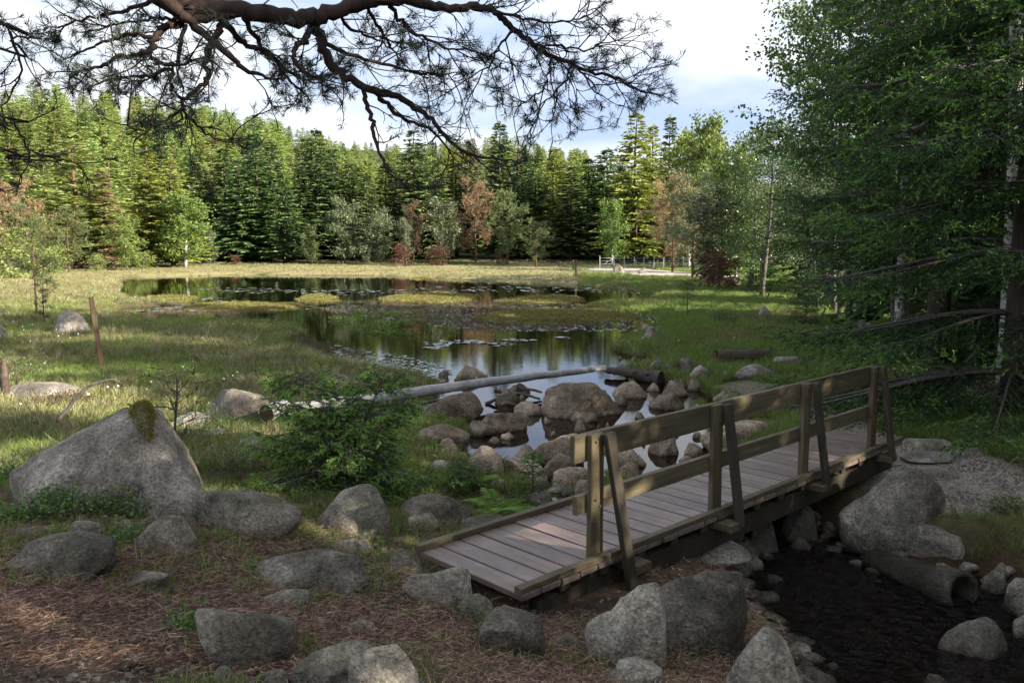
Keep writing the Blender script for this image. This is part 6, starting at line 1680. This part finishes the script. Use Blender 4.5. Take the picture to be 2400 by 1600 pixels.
shrub('bilberry sprig hugging the left side of the red-marked boulder', 432, 1465, 66, 92, 8, 380)
shrub('leafy sprig in front of the squat round boulder', 355, 1268, 50, 34, 9, 120)
shrub('bilberry bush between the giant boulder and the young spruce', 515, 1100, 110, 100, 10, 700)
shrub('green bush behind the giant boulder on its right', 470, 1010, 110, 90, 11, 600)
shrub('small sprig left of the long whale-backed boulder', 575, 1320, 30, 40, 12, 90)
shrub('leafy sprig between the two bottom boulders', 900, 1500, 50, 30, 13, 80)
shrub('dark heather clump on the right meadow', 1665, 745, 60, 34, 14, 900, .03, 'heather_shrub', leaf_mat('heather', (0.05, .035, .03), (.12, .085, .07), .2, .7, .01, .1, .01, attr=False))
shrub('brown dry heather patch behind the giant boulder at left', 130, 935, 150, 40, 15, 700, .03, 'heather_shrub', M_rust)
shrub('low green shrubs at the far left behind the flat pale rock', 60, 870, 110, 50, 16, 500, .035)
shrub('green shrub at the right edge on the stream bank', 2330, 1180, 110, 50, 17, 500)
# the twiggy little birch behind the giant boulder
p = dhit(400, 1010); TW = broad(461, 1.3, .75, .12, 13, 4, 9, .030, .05, (.05, 0), M_bark, M_berry, up=.9, tr=.010)
put_tree(TW, 'birch_sapling', 'twiggy small-leaved bush rising behind the giant boulder', tuple(p), 1.0, (1010 - 850) * DS / F * p[1] / 1.3, .4, cat='sapling')
p = dhit(40, 905); put_tree(TW, 'birch_sapling', 'leafy sapling beside the broken black stump', tuple(p), .8, (905 - 815) * DS / F * p[1] / 1.3, 2.0, cat='sapling')

# sticks, dead boughs and roots
def stick(name, label, pts, r0, r1, mat=M_twig, dz=0.0, cat='branch', group=None, ground=True, dep=None):
    P = []
    for x, y in pts:
        p = dhit(x, y) if dep is None else at(x * DS, y * DS, dep)
        P.append(p + np.array([0, 0, dz]))
    P = np.array(P); c = P[0].copy(); n = 5 * len(P)
    q = smooth_path(P, n) + rng.normal(0, .006, (n, 3))
    if ground: q[:, 2] = np.maximum(q[:, 2], Hgt(q[:, 0], q[:, 1]) + r1 * .3)
    mb = MB(); V, fs = tube(q - c, np.linspace(r0, r1, n) * (1 + rng.normal(0, .08, n)), 7, True, .06); mb.add(V, fs)
    return obj(name, mb.mesh(name, [mat], True), None, label, cat, group, None, tuple(c))
p = dhit(135, 975)
stick('dead_branch', 'curved bare bough arching up behind the giant boulder at left', [(130, 968), (175, 912), (215, 882), (260, 872), (280, 880)], .022, .006, M_twig, 0, ground=False, dep=8.6)
stick('dead_branch', 'pale dead branch lying on the bog grass behind the boulder', [(445, 884), (490, 880), (582, 876)], .03, .016, M_twig, .06)
for i, pts in enumerate((((290, 1435), (330, 1425), (385, 1410)), ((270, 1500), (330, 1470), (400, 1440)), ((480, 1385), (500, 1365), (520, 1350)), ((555, 1382), (610, 1392), (660, 1412)), ((370, 1430), (380, 1400), (385, 1378)),
                         ((505, 1378), (540, 1365), (525, 1345)), ((210, 1440), (225, 1420), (235, 1400)), ((40, 1480), (70, 1460), (85, 1440)), ((280, 1540), (330, 1525), (355, 1545)), ((680, 1408), (740, 1400), (800, 1412)), ((860, 1250), (885, 1290), (880, 1355)), ((870, 1385), (940, 1385), (1010, 1392)))):
    stick('tree_root', ['dark root snaking over the needle litter below the pointed low stone', 'long straight root left of the red-marked boulder', 'short curling root above the red-marked boulder', 'thick root running right from the red-marked boulder top', 'thin upright-lying root left of the bilberry sprig',
          'looped root between the low pointed stone and the whale-backed boulder', 'pale thin stick on the litter at left', 'pale forked stick at the left bottom', 'root at the bottom edge left of the red-marked boulder', 'root reaching right below the dark low stone', 'root twisting down beside the pale speckled rock', 'thin root under the front edge of the deck'][i],
          pts, (.02, .021, .017, .03, .014, .017, .010, .010, .02, .015, .018, .011)[i], .011, M_bark if i not in (6, 7) else M_twig, .012, 'root' if i not in (6, 7) else 'stick')
stick('tree_root', 'long root edging the gravel landing at right', [(2085, 1008), (2120, 985), (2170, 968), (2240, 985), (2352, 1005)], .03, .035, M_bark, .02, 'root')
stick('tree_root', 'pale root hanging over the slanting boulder by the stream', [(1523, 1430), (1530, 1465), (1520, 1500), (1508, 1525)], .012, .006, M_pbark, .03, 'root')
# twigs strewn on the litter
gs = np.random.default_rng(55)
k_ = 0
for _ in range(200):
    if k_ >= 46: break
    x, y = gs.uniform(0, 1050), gs.uniform(1330, 1560)
    p = dhit(x, y)
    if f_dirt(p[0], p[1])[0] < .4 or not off_rocks(np.array([p[0]]), np.array([p[1]]), 1.1)[0]: continue
    a = gs.uniform(0, 3.14); L = gs.uniform(.06, .22); d_ = np.array([math.cos(a), math.sin(a), 0]) * L
    q = np.array([p, p + d_ * .5 + [gs.normal(0, .015), gs.normal(0, .015), 0], p + d_]); q[:, 2] = Hgt(q[:, 0], q[:, 1]) + .008
    mb = MB(); V, fs = tube(q - p, [.005, .004, .0025], 5, True); mb.add(V, fs)
    obj('twig', mb.mesh('twig', [M_twig if gs.uniform() < .6 else M_bark], True), None, 'short dead twig strewn on the needle litter', 'twig', 'twigs on the needle litter', None, tuple(p)); k_ += 1
# loose small stones on the litter
for i, (x, y, w_) in enumerate(((735, 1430, 40), (830, 1450, 70), (855, 1465, 34), (890, 1440, 36), (560, 1345, 40), (700, 1440, 26), (760, 1400, 28), (1000, 1400, 30), (925, 1495, 44), (640, 1415, 24), (300, 1305, 30), (820, 1385, 36), (985, 1465, 26), (870, 1520, 30))):
    rock(x - w_ / 2, y - w_ * .38, x + w_ / 2, y, 'small loose stone lying on the needle litter', 'g', 'stone', 800 + i, .8, .6, sub=3, cat='stone', group='small loose stones on the needle litter')

# ------------------------------------------------------------------ lily pads
M_pad = plain_mat('lily_pad', (0.20, 0.21, 0.17), .22, .25, 9, .6, .1)
def pad_mesh(seed):
    g = np.random.default_rng(seed); th = np.linspace(.22, 6.06, 15); r_ = 1 + .04 * np.sin(3 * th + g.uniform(0, 6))
    V = np.vstack([[[0, 0, .0]], np.stack([r_ * np.cos(th), r_ * np.sin(th), .05 * np.sin(2 * th + g.uniform(0, 6)) + .03], 1)])
    V2 = V.copy(); V2[:, 2] -= .04
    f = np.array([[0, j, j + 1] for j in range(1, 15)]); 
    return mesh_np('lily_pad', np.vstack([V, V2]), [np.vstack([f, f[:, ::-1] + 16])], [M_pad], True)
PADS = [pad_mesh(k) for k in range(4)]
cl = [(1000, 795, 40, 7, 17), (1030, 785, 50, 7, 13), (1085, 785, 34, 5, 9), (1150, 790, 26, 4, 5), (1190, 781, 60, 4, 9), (1292, 775, 18, 2, 4), (760, 706, 90, 5, 14), (820, 704, 40, 4, 7)]
cln = ['left end of the near lily patch', 'middle of the near lily patch', 'right end of the near lily patch', 'small lily group right of the near patch', 'loose lily row towards the right shore', 'lone lily raft near the right shore', 'lily patch beside the long moss island', 'lily group right of the little round island']
for ci, (cx, cy, sx, sy, n) in enumerate(cl):
    for _ in range(n):
        p = onz((cx + gs.normal(0, sx * .45)) * DS, (cy + gs.normal(0, sy * .5)) * DS, .012)
        if f_sd(p[0], p[1])[0] > -.1: continue
        o = obj('lily_pad', PADS[gs.integers(0, 4)], None, 'round lily pad floating in the ' + cln[ci], 'lily pad', 'lily pads, ' + cln[ci], None, tuple(p), gs.uniform(0, 6.28)); s_ = gs.uniform(.07, .15); o.scale = (s_, s_, s_)
src_pad = bpy.data.objects.new('pad', PADS[0])
x, y, g = sample(9000, 24, 72, 71, xl=-.45, xr=.22)
k = (f_sd(x, y) < -.3) & (f_isl(x, y) > .3) & (snoise(np.stack([x * .5, y], 1), 171, .35, 2) > .25) & (g.uniform(0, 1, len(x)) < .35) & (y > 36)
scatter('lily_pads', np.stack([x, y, np.full(len(x), .012)], 1)[k], g.uniform(.10, .24, k.sum()), [src_pad], 'scattered lily pads over the far water', tilt=.02, seed=72)
x, y, g = sample(13000, 17, 40, 73, xl=-.22, xr=.2)
k = (f_sd(x, y) < .1) & (f_sedg(x, y) < .4) & (g.uniform(0, 1, len(x)) < .6)
scatter('floating_leaves', np.stack([x, y, np.full(len(x), .012)], 1)[k], g.uniform(.02, .06, k.sum()), [src_pad], 'small floating leaves and bits in the sedgy shallows', tilt=.05, seed=74)
